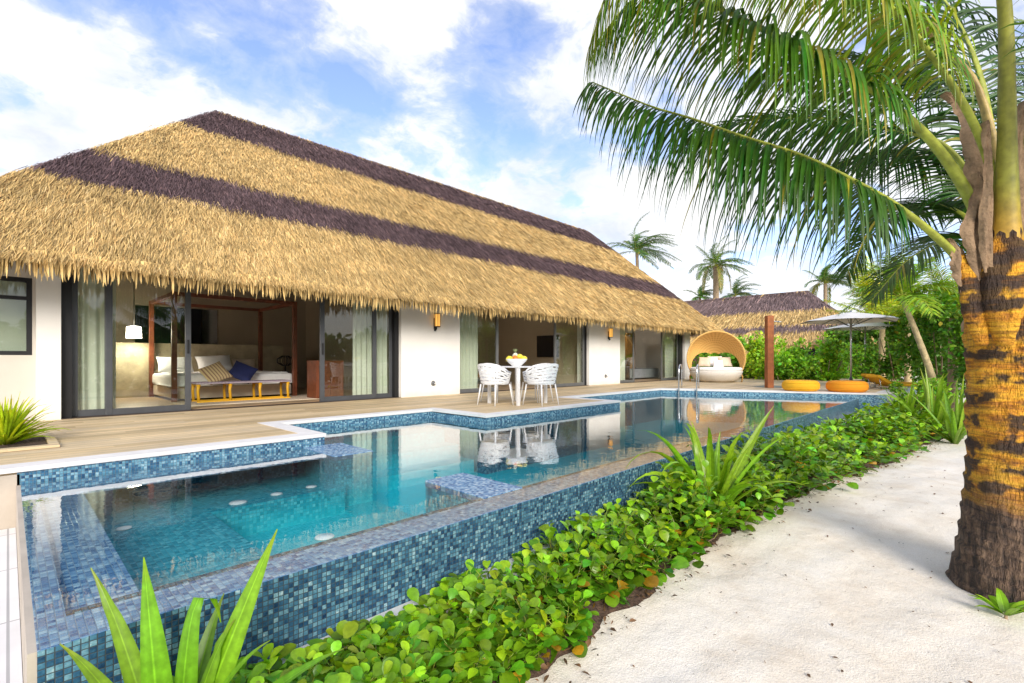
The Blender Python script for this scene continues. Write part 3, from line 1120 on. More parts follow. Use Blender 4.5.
        for layer in range(3):
            nf = int(el * (46 if pi == 0 else 30) * tips)
            u = (np.arange(nf) + rng.uniform(-0.45, 0.45, nf)) / nf
            u = np.clip(u, 0, 1)
            P = e0 * (1 - u[:, None]) + e1 * u[:, None]
            P = P + np.array((0, 0, 1)) * rng.uniform(0.0, 0.06, nf)[:, None] + nvec * (0.035 - 0.025 * layer) - fall * (rng.uniform(0.0, 0.05, nf) + 0.05 * layer)[:, None]
            d = np.array((0, 0, -1.0)) + fall * rng.uniform(0.05, 0.55, nf)[:, None] + along * rng.normal(0.02, 0.07, nf)[:, None]
            length = (0.30 - 0.02 * layer) * rng.uniform(0.62, 1.18, nf) * (1 + 0.15 * fbm(u * el * 3, u * 0, 5, 3)) * (bl / 0.185 if bl < 0.3 else 1.4)
            width = max(bw * 2.6, 0.026) * rng.uniform(0.6, 1.3, nf)
            lp_ = [(0.0, 0.5), (0.4, 0.52), (0.8, 0.36), (1.0, 0.06)]
            V, F, k = leaves(P, d, nvec + rng.normal(0, 0.35, (nf, 3)), length, width, lp_, 0.12, 0.12)
            c = STRAW * rng.uniform(0.55, 1.22, nf)[:, None] * (1.0, 0.75, 0.5)[layer]  # rear layers darkened, shade behind the front strands put into colour
            parts.append((V, F, np.repeat(c, k, axis=0)))
    # ridge tufts
    nrg = int(L * 220 * tips)
    x = rng.uniform(0, L, nrg)
    P = np.stack([x, rng.normal(0, 0.10, nrg), np.full(nrg, Hr - 0.01)], 1)
    P[:, 2] -= np.abs(P[:, 1]) * 0.7
    sgn = np.sign(P[:, 1])
    d = np.stack([rng.normal(0, 0.5, nrg), sgn * rng.uniform(0.4, 1, nrg), rng.uniform(-0.7, -0.1, nrg)], 1)
    V, F = blades(P, d, np.array((0, 0, 1)) + rng.normal(0, 0.3, (nrg, 3)), bl * rng.uniform(0.5, 1.0, nrg), bw * rng.uniform(0.7, 1.4, nrg))
    parts.append((V, F, np.repeat(DARKT * rng.uniform(0.6, 1.5, nrg)[:, None], 4, axis=0)))
    # hip tufts
    for a, b in ((A0, FL), (A1, FR)):
        nh = int(260 * np.linalg.norm(b - a) * tips)
        t = rng.uniform(0, 1, nh)
        P = a + (b - a) * t[:, None] + rng.normal(0, 0.025, (nh, 3)) - np.array((0, 0, 0.02))
        d = nrm(b - a) + rng.normal(0, 0.14, (nh, 3)) - np.array((0, 0, 0.12))
        dk = band_col(t + rng.normal(0, 0.012, nh))
        V, F = blades(P, d, np.array((0, -0.3, 1)) + rng.normal(0, 0.4, (nh, 3)), bl * rng.uniform(0.5, 1.1, nh), bw * rng.uniform(0.7, 1.4, nh))
        parts.append((V, F, np.repeat(np.where(dk[:, None], DARKT, STRAW) * rng.uniform(0.6, 1.25, nh)[:, None], 4, axis=0)))
    V, F, C = merge(parts)
    V = V @ Mx3.T + off
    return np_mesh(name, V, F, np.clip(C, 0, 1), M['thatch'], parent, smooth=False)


# ------------------------------------------------------------------ the villa
villa = thing('villa', 'long white pool villa under a thatched roof with two dark bands', 'house', (10.5, 13.8, 0))
RX0, RX1, RY, RZ = 3.62, 19.4, 13.8, 7.1
thatch_roof('thatched_roof', villa, Matrix.Translation((RX0, RY, 0)), RX1 - RX0, RZ, 2.20, 5.02, 5.0, 3.9, 330000, 4500, 0.0085, 0.21,
            [(0, 0.20), (0.525, 0.685)], dens_eye=(0, 0, 0.87))


def wall(*boxes, mat='plaster', name='wall', label=None):
    mb = MB()
    for b in boxes:
        mb.box(*b)
    o = mb.build(name, M[mat], villa)
    if label:
        o['label'] = label
    return o


H = 2.95
wall((-3, 0.28, 9.95, 10.2, 0.0, 0.94), (-3, 0.28, 9.95, 10.2, 2.06, H), (-3, -0.85, 9.95, 10.2, 0.94, 2.06), (0.245, 0.28, 9.95, 10.2, 0.94, 2.06), mat='plaster_shaded')
wall((0.28, 0.54, 9.70, 10.2, 0.0, H))
wall((6.33, 8.09, 9.70, 10.2, 0.0, H))
wall((13.80, 15.77, 9.70, 10.2, 0.0, H))
wall((21.2, 21.75, 9.70, 10.2, 0.0, H), (21.5, 21.75, 10.2, 17.6, 0, H))
wall((-3, -2.8, 10.2, 17.6, 0, H), (-2.8, 21.5, 17.4, 17.6, 0, H))
wall((0.54, 6.33, 9.80, 10.15, 2.66, H), (8.09, 13.80, 9.80, 10.15, 2.66, H), (15.77, 21.2, 9.80, 10.15, 2.66, H), mat='darkwood', name='lintel')
wall((-2.8, 0.3, 11.8, 11.95, 0, H), (0.30, 0.5, 10.2, 17.4, 0, H), (6.45, 6.6, 10.2, 17.4, 0, H), (7.9, 8.05, 10.2, 17.4, 0, H), (14.0, 14.15, 10.2, 17.4, 0, H), (15.6, 15.72, 10.2, 17.4, 0, H),
     (4.05, 6.45, 15.2, 15.35, 0, H), (0.5, 2.2, 15.2, 15.35, 0, H), (2.2, 4.05, 15.2, 15.35, 2.25, H), (8.05, 14.0, 14.4, 14.55, 0, H), (15.72, 21.5, 13.6, 13.75, 0, H), mat='beige', name='partition')
wall((-3, 21.5, 9.96, 17.4, -0.06, 0.012), mat='floor', name='floor')
wall((-3, 21.6, 10.2, 17.5, H, H + 0.1), mat='darkwood', name='ceiling')

wall((2.2, 4.05, 16.9, 17.0, 0, 2.6), mat='dark', name='unlit_alcove_panel')  # near-black panel, darkness of the unlit space beyond painted as colour
mb = MB()
mb.box(0.54, 6.33, 9.70, 9.96, -0.02, 0.006)
mb.box(8.09, 13.80, 9.70, 9.96, -0.02, 0.006)
mb.box(15.77, 21.2, 9.70, 9.96, -0.02, 0.006)
mb.build('threshold', M['darkwood'], villa)
for (xa, xb) in ((0.54, 0.665), (6.22, 6.33), (13.74, 13.80), (20.85, 21.2)):
    mb = MB()
    mb.box(xa, xb, 9.80, 9.98, 0.006, 2.66)
    mb.build('door_jamb', M['black'], villa)


def leaf_door(x0, x1, Y, st=0.075, handle=None, light=False, z1=2.66):
    d = 0.05
    mb = MB()
    mb.box(x0, x0 + st, Y, Y + d, 0.008, z1, bev=0.006)
    mb.box(x1 - st, x1, Y, Y + d, 0.008, z1, bev=0.006)
    mb.box(x0 + st, x1 - st, Y, Y + d, 0.008, 0.105)
    mb.box(x0 + st, x1 - st, Y, Y + d, z1 - 0.08, z1)
    o = mb.build('sliding_door', M['framelight' if light else 'frame'], villa)
    mb = MB()
    mb.box(x0 + st + .001, x1 - st - .001, Y + 0.02, Y + 0.026, 0.106, z1 - 0.081)
    mb.build('glass_pane', M['glass'], o)
    if handle:
        mb = MB()
        mb.box(handle - 0.018, handle + 0.018, Y - 0.015, Y - 0.001, 0.98, 1.22, bev=0.006)
        mb.build('handle', M['black'], o)
    return o


leaf_door(0.665, 1.13, 9.90)
leaf_door(1.06, 2.20, 9.84, 0.085, 2.155)
leaf_door(4.48, 5.78, 9.84, 0.095, 4.53)
leaf_door(5.72, 6.22, 9.90)
leaf_door(8.09, 9.62, 9.84, 0.085, None, True)
leaf_door(12.12, 13.74, 9.84, 0.085, None, True)
leaf_door(15.77, 17.06, 9.84, 0.085, None, True)
leaf_door(19.30, 20.85, 9.84, 0.085, None, True)

# window of the recessed wall
mb = MB()
for b in ((-0.85, -0.79, 9.96, 10.06, 0.94, 2.06), (0.185, 0.245, 9.96, 10.06, 0.94, 2.06), (-0.79, 0.185, 9.96, 10.06, 0.94, 1.0), (-0.79, 0.185, 9.96, 10.06, 2.0, 2.06),
          (-0.79, 0.185, 9.97, 10.05, 1.74, 1.79), (-0.33, -0.28, 9.97, 10.05, 1.0, 1.74)):
    mb.box(*b)
wn_ = mb.build('window', M['black'], villa)
mb = MB()
mb.box(-0.789, 0.184, 10.0, 10.006, 1.001, 1.999)
mb.build('glass_pane', M['glass'], wn_)


def curtain(x0, x1, Y, label, z1=2.60, amp=0.035, wl=0.13):
    mb = MB()
    n = max(8, int((x1 - x0) / 0.012))
    ph = random.uniform(0, 6)
    mb.sheet(lambda u, v: Vector((x0 + (x1 - x0) * u, Y + amp * math.sin((x1 - x0) * u / wl * 2 * PI + ph + 0.5 * math.sin(v * 3)) + 0.01 * math.sin(37 * u), 0.03 + (z1 - 0.03) * v)), n, 8)
    tag(mb.build('curtain', M['curtain']), label, 'curtain')


curtain(0.62, 1.20, 10.02, 'white sheer curtain hanging at the far left of the bedroom doors')
curtain(5.30, 6.16, 10.02, 'pale sheer curtain gathered at the right end of the bedroom opening')
curtain(8.15, 9.0, 10.02, 'pale curtain behind the left glass panel of the middle doorway')
curtain(15.80, 16.6, 10.02, 'pale curtain behind the left glass panel of the farthest doorway')
curtain(20.0, 20.7, 10.02, 'pale curtain behind the right glass panel of the farthest doorway')
mb = MB()
mb.box(-0.80, 0.20, 10.12, 10.125, 0.96, 2.05)
tag(mb.build('window_blind', M['curtain']), 'pale roller blind drawn down inside the small left window', 'blind')


# wall lamps and taps
def wall_lamp(x, label):
    t = thing('wall_lamp', label, 'lamp', (x, 9.7, 1.85), group='wall lamps on the facade')
    mb = MB()
    mb.box(x - 0.045, x + 0.045, 9.672, 9.699, 1.62, 1.90, bev=0.008)
    mb.tube([(x - 0.03, 9.69, 1.63), (x - 0.03, 9.60, 1.62)], 0.012)
    mb.lathe([(0.0, -0.03), (0.025, -0.02), (0.03, 0), (0.025, 0.02), (0.0, 0.03)], 12, (x - 0.06, 9.62, 1.60))
    mb.build('bracket', M['black'], t)
    mb = MB()
    mb.lathe([(0.0, 1.69), (0.062, 1.69), (0.066, 1.70), (0.066, 1.98), (0.062, 1.99), (0.0, 1.99)], 18, (x, 9.60, 0))
    mb.build('lamp_glass', M['lampglow'], t)
    mb = MB()
    for z in (1.675, 1.99):
        mb.lathe([(0.0, z), (0.073, z), (0.073, z + 0.02), (0.0, z + 0.02)], 18, (x, 9.60, 0))
    for k in range(6):
        a = k * PI / 3
        mb.box(x + 0.069 * math.cos(a) - 0.004, x + 0.069 * math.cos(a) + 0.004, 9.60 + 0.069 * math.sin(a) - 0.004, 9.60 + 0.069 * math.sin(a) + 0.004, 1.69, 1.99)
    mb.build('cage', M['black'], t)


wall_lamp(7.30, 'amber glass wall lamp on the white wall left of the dining table')
wall_lamp(15.0, 'amber glass wall lamp on the farther white wall right of the dining table')


def outlet(x, z, label):
    t = thing('wall_outlet', label, 'wall outlet', (x, 9.7, z), group='outlets low on the facade')
    mb = MB()
    mb.lathe([(0.0, 0.02), (0.05, 0.018), (0.062, 0.01), (0.065, 0.0)][::-1], 18)
    bmesh.ops.transform(mb.bm, matrix=Matrix.Translation((x, 9.699, z)) @ Matrix.Rotation(R(90), 4, 'X'), verts=mb.bm.verts)
    mb.build('plate', M['framelight'], t)
    mb = MB()
    mb.tube([(x, 9.69, z), (x, 9.64, z), (x + 0.02, 9.62, z - 0.03)], 0.014)
    mb.build('spout', M['steel'], t)


outlet(7.24, 0.30, 'small grey outlet low on the wall between bedroom and dining doors')
outlet(14.81, 0.30, 'small grey outlet low on the farther white wall')

#PART3
# ================================================================== ROOM FURNITURE
FL = 0.012
bed = thing('four_poster_bed', 'wide bed with white bedding and a dark timber four poster frame', 'bed', (3.4, 12.9, FL))
mb = MB()
mb.box(2.36, 4.70, 11.88, 14.0, FL + 0.05, 0.30, bev=0.02)
mb.build('base', M['cream'], bed)
mb = MB()
mb.box(2.34, 4.72, 11.85, 14.02, 0.30, 0.56, bev=0.06)
mb.sheet(lambda u, v: Vector((2.30 + 2.46 * u, 11.80 + 1.7 * v, (0.585 if 0.04 < u < 0.96 and v > 0.05 else 0.33) + 0.012 * math.sin(u * 23) * math.sin(v * 17))), 40, 24)
mb.build('bedding', M['linen'], bed)
for (x, y) in ((2.33, 11.74), (4.72, 11.74), (2.33, 13.98), (4.72, 13.98)):
    mb = MB()
    mb.box(x - 0.045, x + 0.045, y - 0.045, y + 0.045, FL, 2.25, bev=0.006)
    mb.build('post', M['redwood'], bed)
mb = MB()
for (a, b, c, d) in ((2.375, 4.675, 11.705, 11.775), (2.375, 4.675, 13.945, 14.015), (2.295, 2.365, 11.785, 13.935), (4.685, 4.755, 11.785, 13.935)):
    mb.box(a, b, c, d, 2.17, 2.245)
mb.build('canopy_rail', M['redwood'], bed)

mb = MB()
mb.box(1.5, 5.35, 14.08, 14.2, FL, 1.27, bev=0.01)
tag(mb.build('headboard_panel', simple('mottled_panel', (0.42, 0.36, 0.24), 0.7, vary=0.25, nscale=4, bs=0.2)), 'long mottled beige headboard panel standing behind the bed', 'headboard')


def pillow(name, label, cat, c, size, th, tilt, roll, yaw, mat, group=None):
    mb = MB()
    Mx = Matrix.Rotation(R(yaw), 4, 'Z') @ Matrix.Rotation(R(tilt), 4, 'X') @ Matrix.Rotation(R(roll), 4, 'Z')
    pillow_mesh(mb, size[0], size[1], th, Mx)
    o = mb.build(name, mat, uv=None)
    o.location = c
    return tag(o, label, cat, group)


pillow('pillow', 'plump white pillow at the left of the headboard', 'pillow', (2.75, 13.72, 0.76), (0.72, 0.42, ), 0.2, 62, 0, 0, M['linen'], 'white pillows on the bed')
pillow('pillow', 'plump white pillow in the middle of the headboard above the blue cushion', 'pillow', (3.55, 13.66, 0.78), (0.78, 0.46), 0.22, 60, 4, 0, M['linen'], 'white pillows on the bed')
pillow('pillow', 'small yellowish pillow right of the white pillows', 'pillow', (4.25, 13.74, 0.74), (0.55, 0.36), 0.16, 62, 0, 0, M['cream'])
pillow('cushion', 'beige and brown striped cushion leaning on the yellow bench', 'cushion', (3.02, 11.58, 0.60), (0.48, 0.48), 0.15, 50, 28, -8, M['stripe'])
pillow('cushion', 'navy blue cushion leaning on the yellow bench', 'cushion', (3.55, 11.60, 0.61), (0.48, 0.48), 0.15, 50, -32, -5, M['navy'])

bench = thing('bench', 'low yellow framed bench with a woven seat at the foot of the bed', 'bench', (3.5, 11.4, FL))
mb = MB()
mb.box(2.58, 4.42, 11.15, 11.62, 0.385, 0.425, bev=0.012)
mb.build('seat', M['weave'], bench)
for x in (2.63, 3.2, 3.78, 4.36):
    mb = MB()
    for y in (11.19, 11.58):
        mb.tube([(x, y, 0.383), (x - 0.015, y, 0.25), (x, y, 0.05)], [0.038, 0.026, 0.03], 8)
    mb.box(x - 0.022, x + 0.022, 11.225, 11.545, 0.345, 0.383)
    mb.build('leg_frame', M['yellow'], bench)
mb = MB()
mb.box(2.60, 4.40, 11.165, 11.215, FL, 0.048)
mb.box(2.60, 4.40, 11.555, 11.605, FL, 0.048)
mb.build('runner', M['yellow'], bench)

mb = MB()
mb.box(2.25, 5.1, 10.55, 11.95, FL + 0.001, FL + 0.012)
tag(mb.build('rug', M['rug']), 'patterned brown and beige rug under the yellow bench', 'rug')

cb_ = thing('cabinet', 'red brown timber cabinet beside the right bedroom door', 'cabinet', (5.0, 10.9, FL))
mb = MB()
mb.box(4.72, 5.35, 10.55, 11.05, FL, 0.86, bev=0.008)
mb.build('body', M['redwood'], cb_)
mb = MB()
mb.box(4.735, 5.03, 10.535, 10.549, 0.05, 0.83)
mb.box(5.036, 5.335, 10.535, 10.549, 0.05, 0.83)
mb.build('door', M['redwood'], cb_)

ns = thing('bedside_table', 'dark bedside table at the right of the bed', 'bedside table', (5.05, 13.2, FL))
mb = MB()
mb.box(4.86, 5.30, 12.95, 13.4, 0.50, 0.56, bev=0.006)
for x in (4.89, 5.27):
    for y in (12.98, 13.37):
        mb.box(x - 0.02, x + 0.02, y - 0.02, y + 0.02, FL, 0.50)
mb.build('table_frame', M['darkwood'], ns)
lm = thing('table_lamp', 'round black wire table lamp on the dark bedside table', 'lamp', (5.05, 13.15, 0.56))
mb = MB()
mb.lathe([(0.0, 0.0), (0.08, 0.0), (0.08, 0.02), (0.015, 0.03), (0.015, 0.16), (0.0, 0.16)], 16, (5.05, 13.15, 0.56))
mb.build('foot', M['black'], lm)
mb = MB()
for k in range(14):
    a = k * PI / 7
    mb.tube([(5.05 + 0.07 * math.cos(a), 13.15 + 0.07 * math.sin(a), 0.72), (5.05 + 0.20 * math.cos(a), 13.15 + 0.20 * math.sin(a), 0.80), (5.05 + 0.20 * math.cos(a), 13.15 + 0.20 * math.sin(a), 0.90),
             (5.05 + 0.07 * math.cos(a), 13.15 + 0.07 * math.sin(a), 0.98)], 0.008, 5)
mb.build('lamp_shade', M['black'], lm)

sd = thing('side_cabinet', 'low dark cabinet inside the bedroom behind the left glass door', 'cabinet', (1.0, 12.8, FL))
mb = MB()
mb.box(0.62, 1.25, 12.4, 13.2, 0.30, 0.60, bev=0.006)
mb.box(0.60, 1.27, 12.38, 13.22, 0.62, 0.66, bev=0.006)
for x in (0.66, 1.21):
    for y in (12.44, 13.16):
        mb.box(x - 0.02, x + 0.02, y - 0.02, y + 0.02, FL, 0.62)
mb.build('carcass', M['darkwood'], sd)

def pendant(x, y, zt, label, watts):
    pl = thing('pendant_lamp', label, 'lamp', (x, y, 2.94))
    mb = MB()
    mb.tube([(x, y, 2.94), (x, y, zt)], 0.008, 6)
    mb.build('cord', M['black'], pl)
    mb = MB()
    mb.lathe([(0.05, zt), (0.13, zt - 0.02), (0.14, zt - 0.26), (0.12, zt - 0.26), (0.11, zt - 0.04), (0.0, zt - 0.02)], 20, (x, y, 0))
    mb.build('lamp_shade', M['shadeglow'], pl)
    if watts > 60:
        ld = bpy.data.lights.new('lamp_bulb', 'POINT')
        ld.energy = watts
        ld.color = (1.0, 0.90, 0.76)
        ld.shadow_soft_size = 0.03
        lo_ = bpy.data.objects.new('lamp_bulb', ld)
        col.objects.link(lo_)
        lo_.location = (x, y, zt - 0.20)


pendant(1.95, 13.6, 1.62, 'small lit pendant lamp with a pale shade hanging left of the bed', 75)
pendant(10.9, 12.6, 2.80, 'unseen ceiling lamp with a pale shade added to brighten the middle room', 40)  # added lamp, lifts the light in the middle room
pendant(18.6, 12.2, 2.80, 'unseen ceiling lamp with a pale shade added to brighten the farthest room', 50)  # extra fill lamp, added for the farthest room

# middle room: screen on the side partition, pale column and shelf
ya = 13.95 * (FWD.y + (537 - CX) / FPX * RGT.y) / (FWD.x + (537 - CX) / FPX * RGT.x)
yb = 13.95 * (FWD.y + (558 - CX) / FPX * RGT.y) / (FWD.x + (558 - CX) / FPX * RGT.x)
tvt = thing('television', 'black flat screen mounted on the beige side wall of the middle room', 'television', (13.98, (ya + yb) / 2, 1.3))
mb = MB()
mb.box(13.93, 13.995, min(ya, yb), max(ya, yb), 0.98, 1.78, bev=0.008)
mb.build('screen', M['tv'], tvt)
mb = MB()
x1_, x2_ = onY(511, 14.38), onY(521, 14.38)
mb.box(x1_, x2_, 14.33, 14.395, 0.012, 2.2)
tag(mb.build('wall_panel', M['plaster']), 'pale upright panel on the back wall of the middle room', 'panel')
so_ = thing('sofa', 'low grey sofa standing inside the middle room', 'sofa', (10.3, 13.2, FL))
mb = MB()
mb.box(8.6, 10.9, 12.9, 13.7, 0.1, 0.42, bev=0.04)
mb.build('seat', M['grey_fab'], so_)
mb = MB()
mb.box(8.6, 10.9, 13.7, 13.95, 0.1, 0.80, bev=0.05)
mb.build('backrest', M['grey_fab'], so_)

b3 = thing('bed', 'grey covered bed inside the farthest room', 'bed', (20.0, 12.0, FL))
mb = MB()
mb.box(18.7, 21.3, 11.0, 12.9, 0.06, 0.48, bev=0.05)
mb.build('mattress', M['grey_fab'], b3)
mb = MB()
mb.box(18.5, 18.68, 11.0, 12.9, 0.06, 0.95, bev=0.02)
mb.build('headboard', M['darkwood'], b3)
mb = MB()
mb.box(onY(627, 11.6), onY(635, 11.6), 11.6, 12.0, FL, 2.1, bev=0.01)
tag(mb.build('wardrobe', simple('honey_timber', (0.42, 0.20, 0.05), 0.5, vary=0.2, bs=0.1)), 'tall honey coloured wardrobe behind the glass of the farthest room', 'wardrobe')

# ================================================================== TERRACE FURNITURE
TX, TY = 7.13, 6.75
tb = thing('dining_table', 'square white dining table on the deck between four white chairs', 'table', (TX, TY, 0))
mb = MB()
mb.box(TX - 0.44, TX + 0.44, TY - 0.44, TY + 0.44, 0.722, 0.745, bev=0.006)
mb.build('tabletop', M['white'], tb)
for sx in (-1, 1):
    for sy in (-1, 1):
        mb = MB()
        mb.box(TX + sx * 0.40 - 0.027, TX + sx * 0.40 + 0.027, TY + sy * 0.40 - 0.027, TY + sy * 0.40 + 0.027, 0, 0.722, bev=0.004)
        mb.build('leg', M['white'], tb)


def make_chair():
    t = thing('dining_chair', 'white slotted armchair at the left of the table, its back to the camera', 'chair', (0, 0, 0), group='white chairs round the dining table')

    def rim(ph, z):
        r = 0.245 + 0.075 * (z - 0.42) / 0.38
        sq = 1 + 0.06 * math.sin(2 * ph) ** 2
        return Vector((-r * math.cos(ph) * 1.0 * sq, r * math.sin(ph) * 1.06 * sq, z))

    def top(ph):
        c = math.cos(ph)
        return 0.64 + 0.165 * (max(0, c) ** 0.8) - 0.05 * max(0, -c)
    mb = MB()
    nb, ns_ = 6, 36
    PH = R(118)
    bm = mb.bm

    def ribbon(path, hvec, th=0.012):
        prev = None
        for i, (p, lo, hi) in enumerate(path):
            out = Vector((p.x, p.y, 0)).normalized() * th / 2
            q = [bm.verts.new(Vector((p.x, p.y, lo)) - out), bm.verts.new(Vector((p.x, p.y, lo)) + out), bm.verts.new(Vector((p.x, p.y, hi)) + out), bm.verts.new(Vector((p.x, p.y, hi)) - out)]
            if prev:
                for k in range(4):
                    bm.faces.new([prev[k], prev[(k + 1) % 4], q[(k + 1) % 4], q[k]]).smooth = False
            else:
                bm.faces.new(q[::-1])
            prev = q
        bm.faces.new(prev)
    for k in range(nb):
        path = []
        for i in range(ns_ + 1):
            ph = -PH + 2 * PH * i / ns_
            zb, zt = 0.42, top(ph)
            wv = 0.006 * math.sin(ph * 7 + k * PI)
            a = zb + (zt - zb) * (k + 0.12) / nb + wv * (0 < k < nb - 1)
            b = zb + (zt - zb) * (k + 0.80) / nb + wv * (0 < k < nb - 1)
            if k == nb - 1:
                b = zt
            path.append((rim(ph, (a + b) / 2), a, b))
        ribbon(path, None)
        for j in range(8):
            ph = -PH + 2 * PH * (j + (0.5 if k % 2 else 0.1)) / 7.6
            if k == nb - 1 or abs(ph) > PH:
                continue
            zb, zt = 0.42, top(ph)
            a = zb + (zt - zb) * (k + 0.7) / nb
            b = zb + (zt - zb) * (k + 1.2) / nb
            p = []
            for d in (-0.05, 0.05):
                p.append((rim(ph + d, (a + b) / 2), a, b))
            ribbon(p, None, 0.010)
    # front ends of the arms
    mb.build('backrest', M['white'], t, local=True)
    mb = MB()
    mb.prism([(0.25 * math.cos(a) * 1.02, 0.255 * math.sin(a)) for a in [k * PI / 14 for k in range(28)]], 0.405, 0.43)
    mb.build('seat', M['white'], t, local=True)
    for sx in (-1, 1):
        for sy in (-1, 1):
            mb = MB()
            mb.tube([(sx * 0.19, sy * 0.20, 0.41), (sx * 0.245, sy * 0.245, 0.0)], [0.017, 0.011], 8)
            mb.build('leg', M['white'], t, local=True)
    return t


ch = make_chair()
for i, (dx, dy, rz, lab) in enumerate(((-0.60, 0.02, 0, None), (0.02, -0.60, 90, 'white slotted armchair at the right of the table, its back to the pool'),
                                       (0.58, 0.0, 180, 'white slotted armchair on the far right side of the table, half hidden by it'), (0.0, 0.58, -90, 'white slotted armchair on the house side of the table, half hidden by it'))):
    c = ch if i == 0 else copy_tree(ch)
    c.location = (TX + dx, TY + dy, 0)
    c.rotation_euler.z = R(rz)
    if lab:
        c['label'] = lab
        c['group'] = 'white chairs round the dining table'

BX, BY = TX - 0.05, TY - 0.02
mb = MB()
mb.lathe([(0.0, 0.0), (0.09, 0.0), (0.10, 0.015), (0.19, 0.10), (0.22, 0.145), (0.21, 0.147), (0.175, 0.10), (0.08, 0.03), (0.0, 0.028)], 28)
bo = mb.build('fruit_bowl', M['white'])
bo.location = (BX, BY, 0.7455)
tag(bo, 'white bowl heaped with fruit on the dining table', 'bowl')


def fruit(name, label, cat, dx, dy, dz, r, mat, sx=1.0, group=None):
    mb = MB()
    prof = [(r * math.sin(a), -r * math.cos(a)) for a in [k * PI / 10 for k in range(11)]]
    mb.lathe(prof, 14, (0, 0, 0), 0, sx)
    mb.lathe([(0.0, r * 0.95), (0.006, r * 0.95), (0.004, r * 1.15), (0.0, r * 1.15)], 6)
    o = mb.build(name, mat)
    o.location = (BX + dx, BY + dy, 0.7455 + dz)
    o.rotation_euler = (0.3, 0.2, random.uniform(0, 3))
    tag(o, label, cat, group)


fruit('mango', 'yellow mango at the left of the fruit bowl', 'mango', -0.11, 0.09, 0.145, 0.062, M['fruit_y'], 1.25)
fruit('mango', 'yellow mango at the right of the fruit bowl', 'mango', 0.10, -0.10, 0.145, 0.062, M['fruit_y'], 1.25)
fruit('mango', 'yellow mango lying high on the right of the fruit bowl', 'mango', 0.07, -0.02, 0.19, 0.055, M['fruit_y'], 1.2)
fruit('orange', 'orange at the front of the fruit bowl', 'orange', -0.09, -0.06, 0.145, 0.055, M['fruit_o'])
fruit('orange', 'orange at the middle of the fruit bowl', 'orange', -0.02, 0.02, 0.165, 0.055, M['fruit_o'])
pn = thing('pineapple', 'pale pineapple standing at the top of the fruit bowl', 'pineapple', (BX + 0.03, BY + 0.06, 0.85))
mb = MB()
mb.lathe([(0.0, 0.0), (0.05, 0.01), (0.065, 0.06), (0.06, 0.12), (0.03, 0.16), (0.0, 0.165)], 16)
mb.build('fruit', M['fruit_w'], pn, local=True)
cr = np.array([[0, 0, 0.155]] * 16)
ang = rng.uniform(0, 2 * PI, 16)
V, F, k = leaves(cr, np.stack([np.cos(ang) * 0.5, np.sin(ang) * 0.5, rng.uniform(0.6, 1.2, 16)], 1), np.stack([-np.cos(ang), -np.sin(ang), np.full(16, 0.6)], 1), np.full(16, 0.1), np.full(16, 0.012), [(0, 0.8), (0.5, 1), (1, 0.1)])
np_mesh('crown', V, F, np.tile((0.30, 0.36, 0.20), (len(V), 1)), M['leaf'], pn, kind_off=False)

# round floor cushions at the pool end
for (x, y, r, mat, lab) in ((15.52, 3.72, 0.47, 'amber_fab', 'yellow round floor cushion nearer the post'), (15.93, 2.70, 0.49, 'orange_fab', 'orange round floor cushion beside the loungers')):
    t = thing('floor_cushion', lab, 'cushion', (x, y, 0.004))
    mb = MB()
    prof = []
    for k in range(17):
        a = -PI / 2 + PI * k / 16
        prof.append((r - 0.13 + 0.13 * math.cos(a), 0.15 + 0.148 * math.sin(a)))
    prof = [(0.0, 0.0)] + prof + [(0.0, 0.30)]
    mb.lathe(prof, 40)
    mb.build('padding', M[mat], t, local=True)
    mb = MB()
    for z in (0.075, 0.225):
        rr = r - 0.13 + 0.13 * math.sqrt(max(0, 1 - ((z - 0.15) / 0.148) ** 2)) + 0.002
        mb.tube([(rr * math.cos(a), rr * math.sin(a), z) for a in [k * PI / 24 for k in range(49)]], 0.008, 6, cap=False)
    mb.build('piping', M[mat], t, local=True)

# loungers
lg = thing('sun_lounger', 'low lounger with a raised yellow back cushion, nearer the orange cushion', 'sun lounger', group='yellow loungers by the pool end')
mb = MB()
mb.box(-0.1, 1.25, -0.33, 0.33, 0.05, 0.11, bev=0.01)
for x in (0.0, 1.1):
    for y in (-0.27, 0.27):
        mb.box(x, x + 0.05, y, y + 0.05, 0, 0.05)
mb.build('frame', M['steel'], lg, local=True)
mb = MB()
mb.box(0.0, 1.22, -0.31, 0.31, 0.112, 0.19, bev=0.03)
mb.build('seat_cushion', M['amber_fab'], lg, local=True)
mb = MB()
mb.box(-0.62, 0, -0.31, 0.31, 0, 0.10, 0, Matrix.Translation((0.02, 0, 0.12)) @ Matrix.Rotation(R(30), 4, 'Y'), bev=0.03)
mb.build('back_cushion', M['amber_fab'], lg, local=True)
mb = MB()
mb.tube([(-0.42, -0.25, 0.36), (-0.36, -0.25, 0.02), (-0.36, 0.25, 0.02), (-0.42, 0.25, 0.36)], 0.014, 8)
mb.build('prop', M['steel'], lg, local=True)
lp_ = at(886, 390, 14.6)
lg.location = (lp_.x, lp_.y, 0.0)
lg.rotation_euler.z = R(-46)
lg.scale = (0.85, 0.9, 0.85)
lg2 = copy_tree(lg)
lp_ = at(880, 389, 15.6)
lg2.location = (lp_.x, lp_.y, 0.0)
lg2['label'] = 'low lounger with a raised yellow back cushion, farther from the pool'

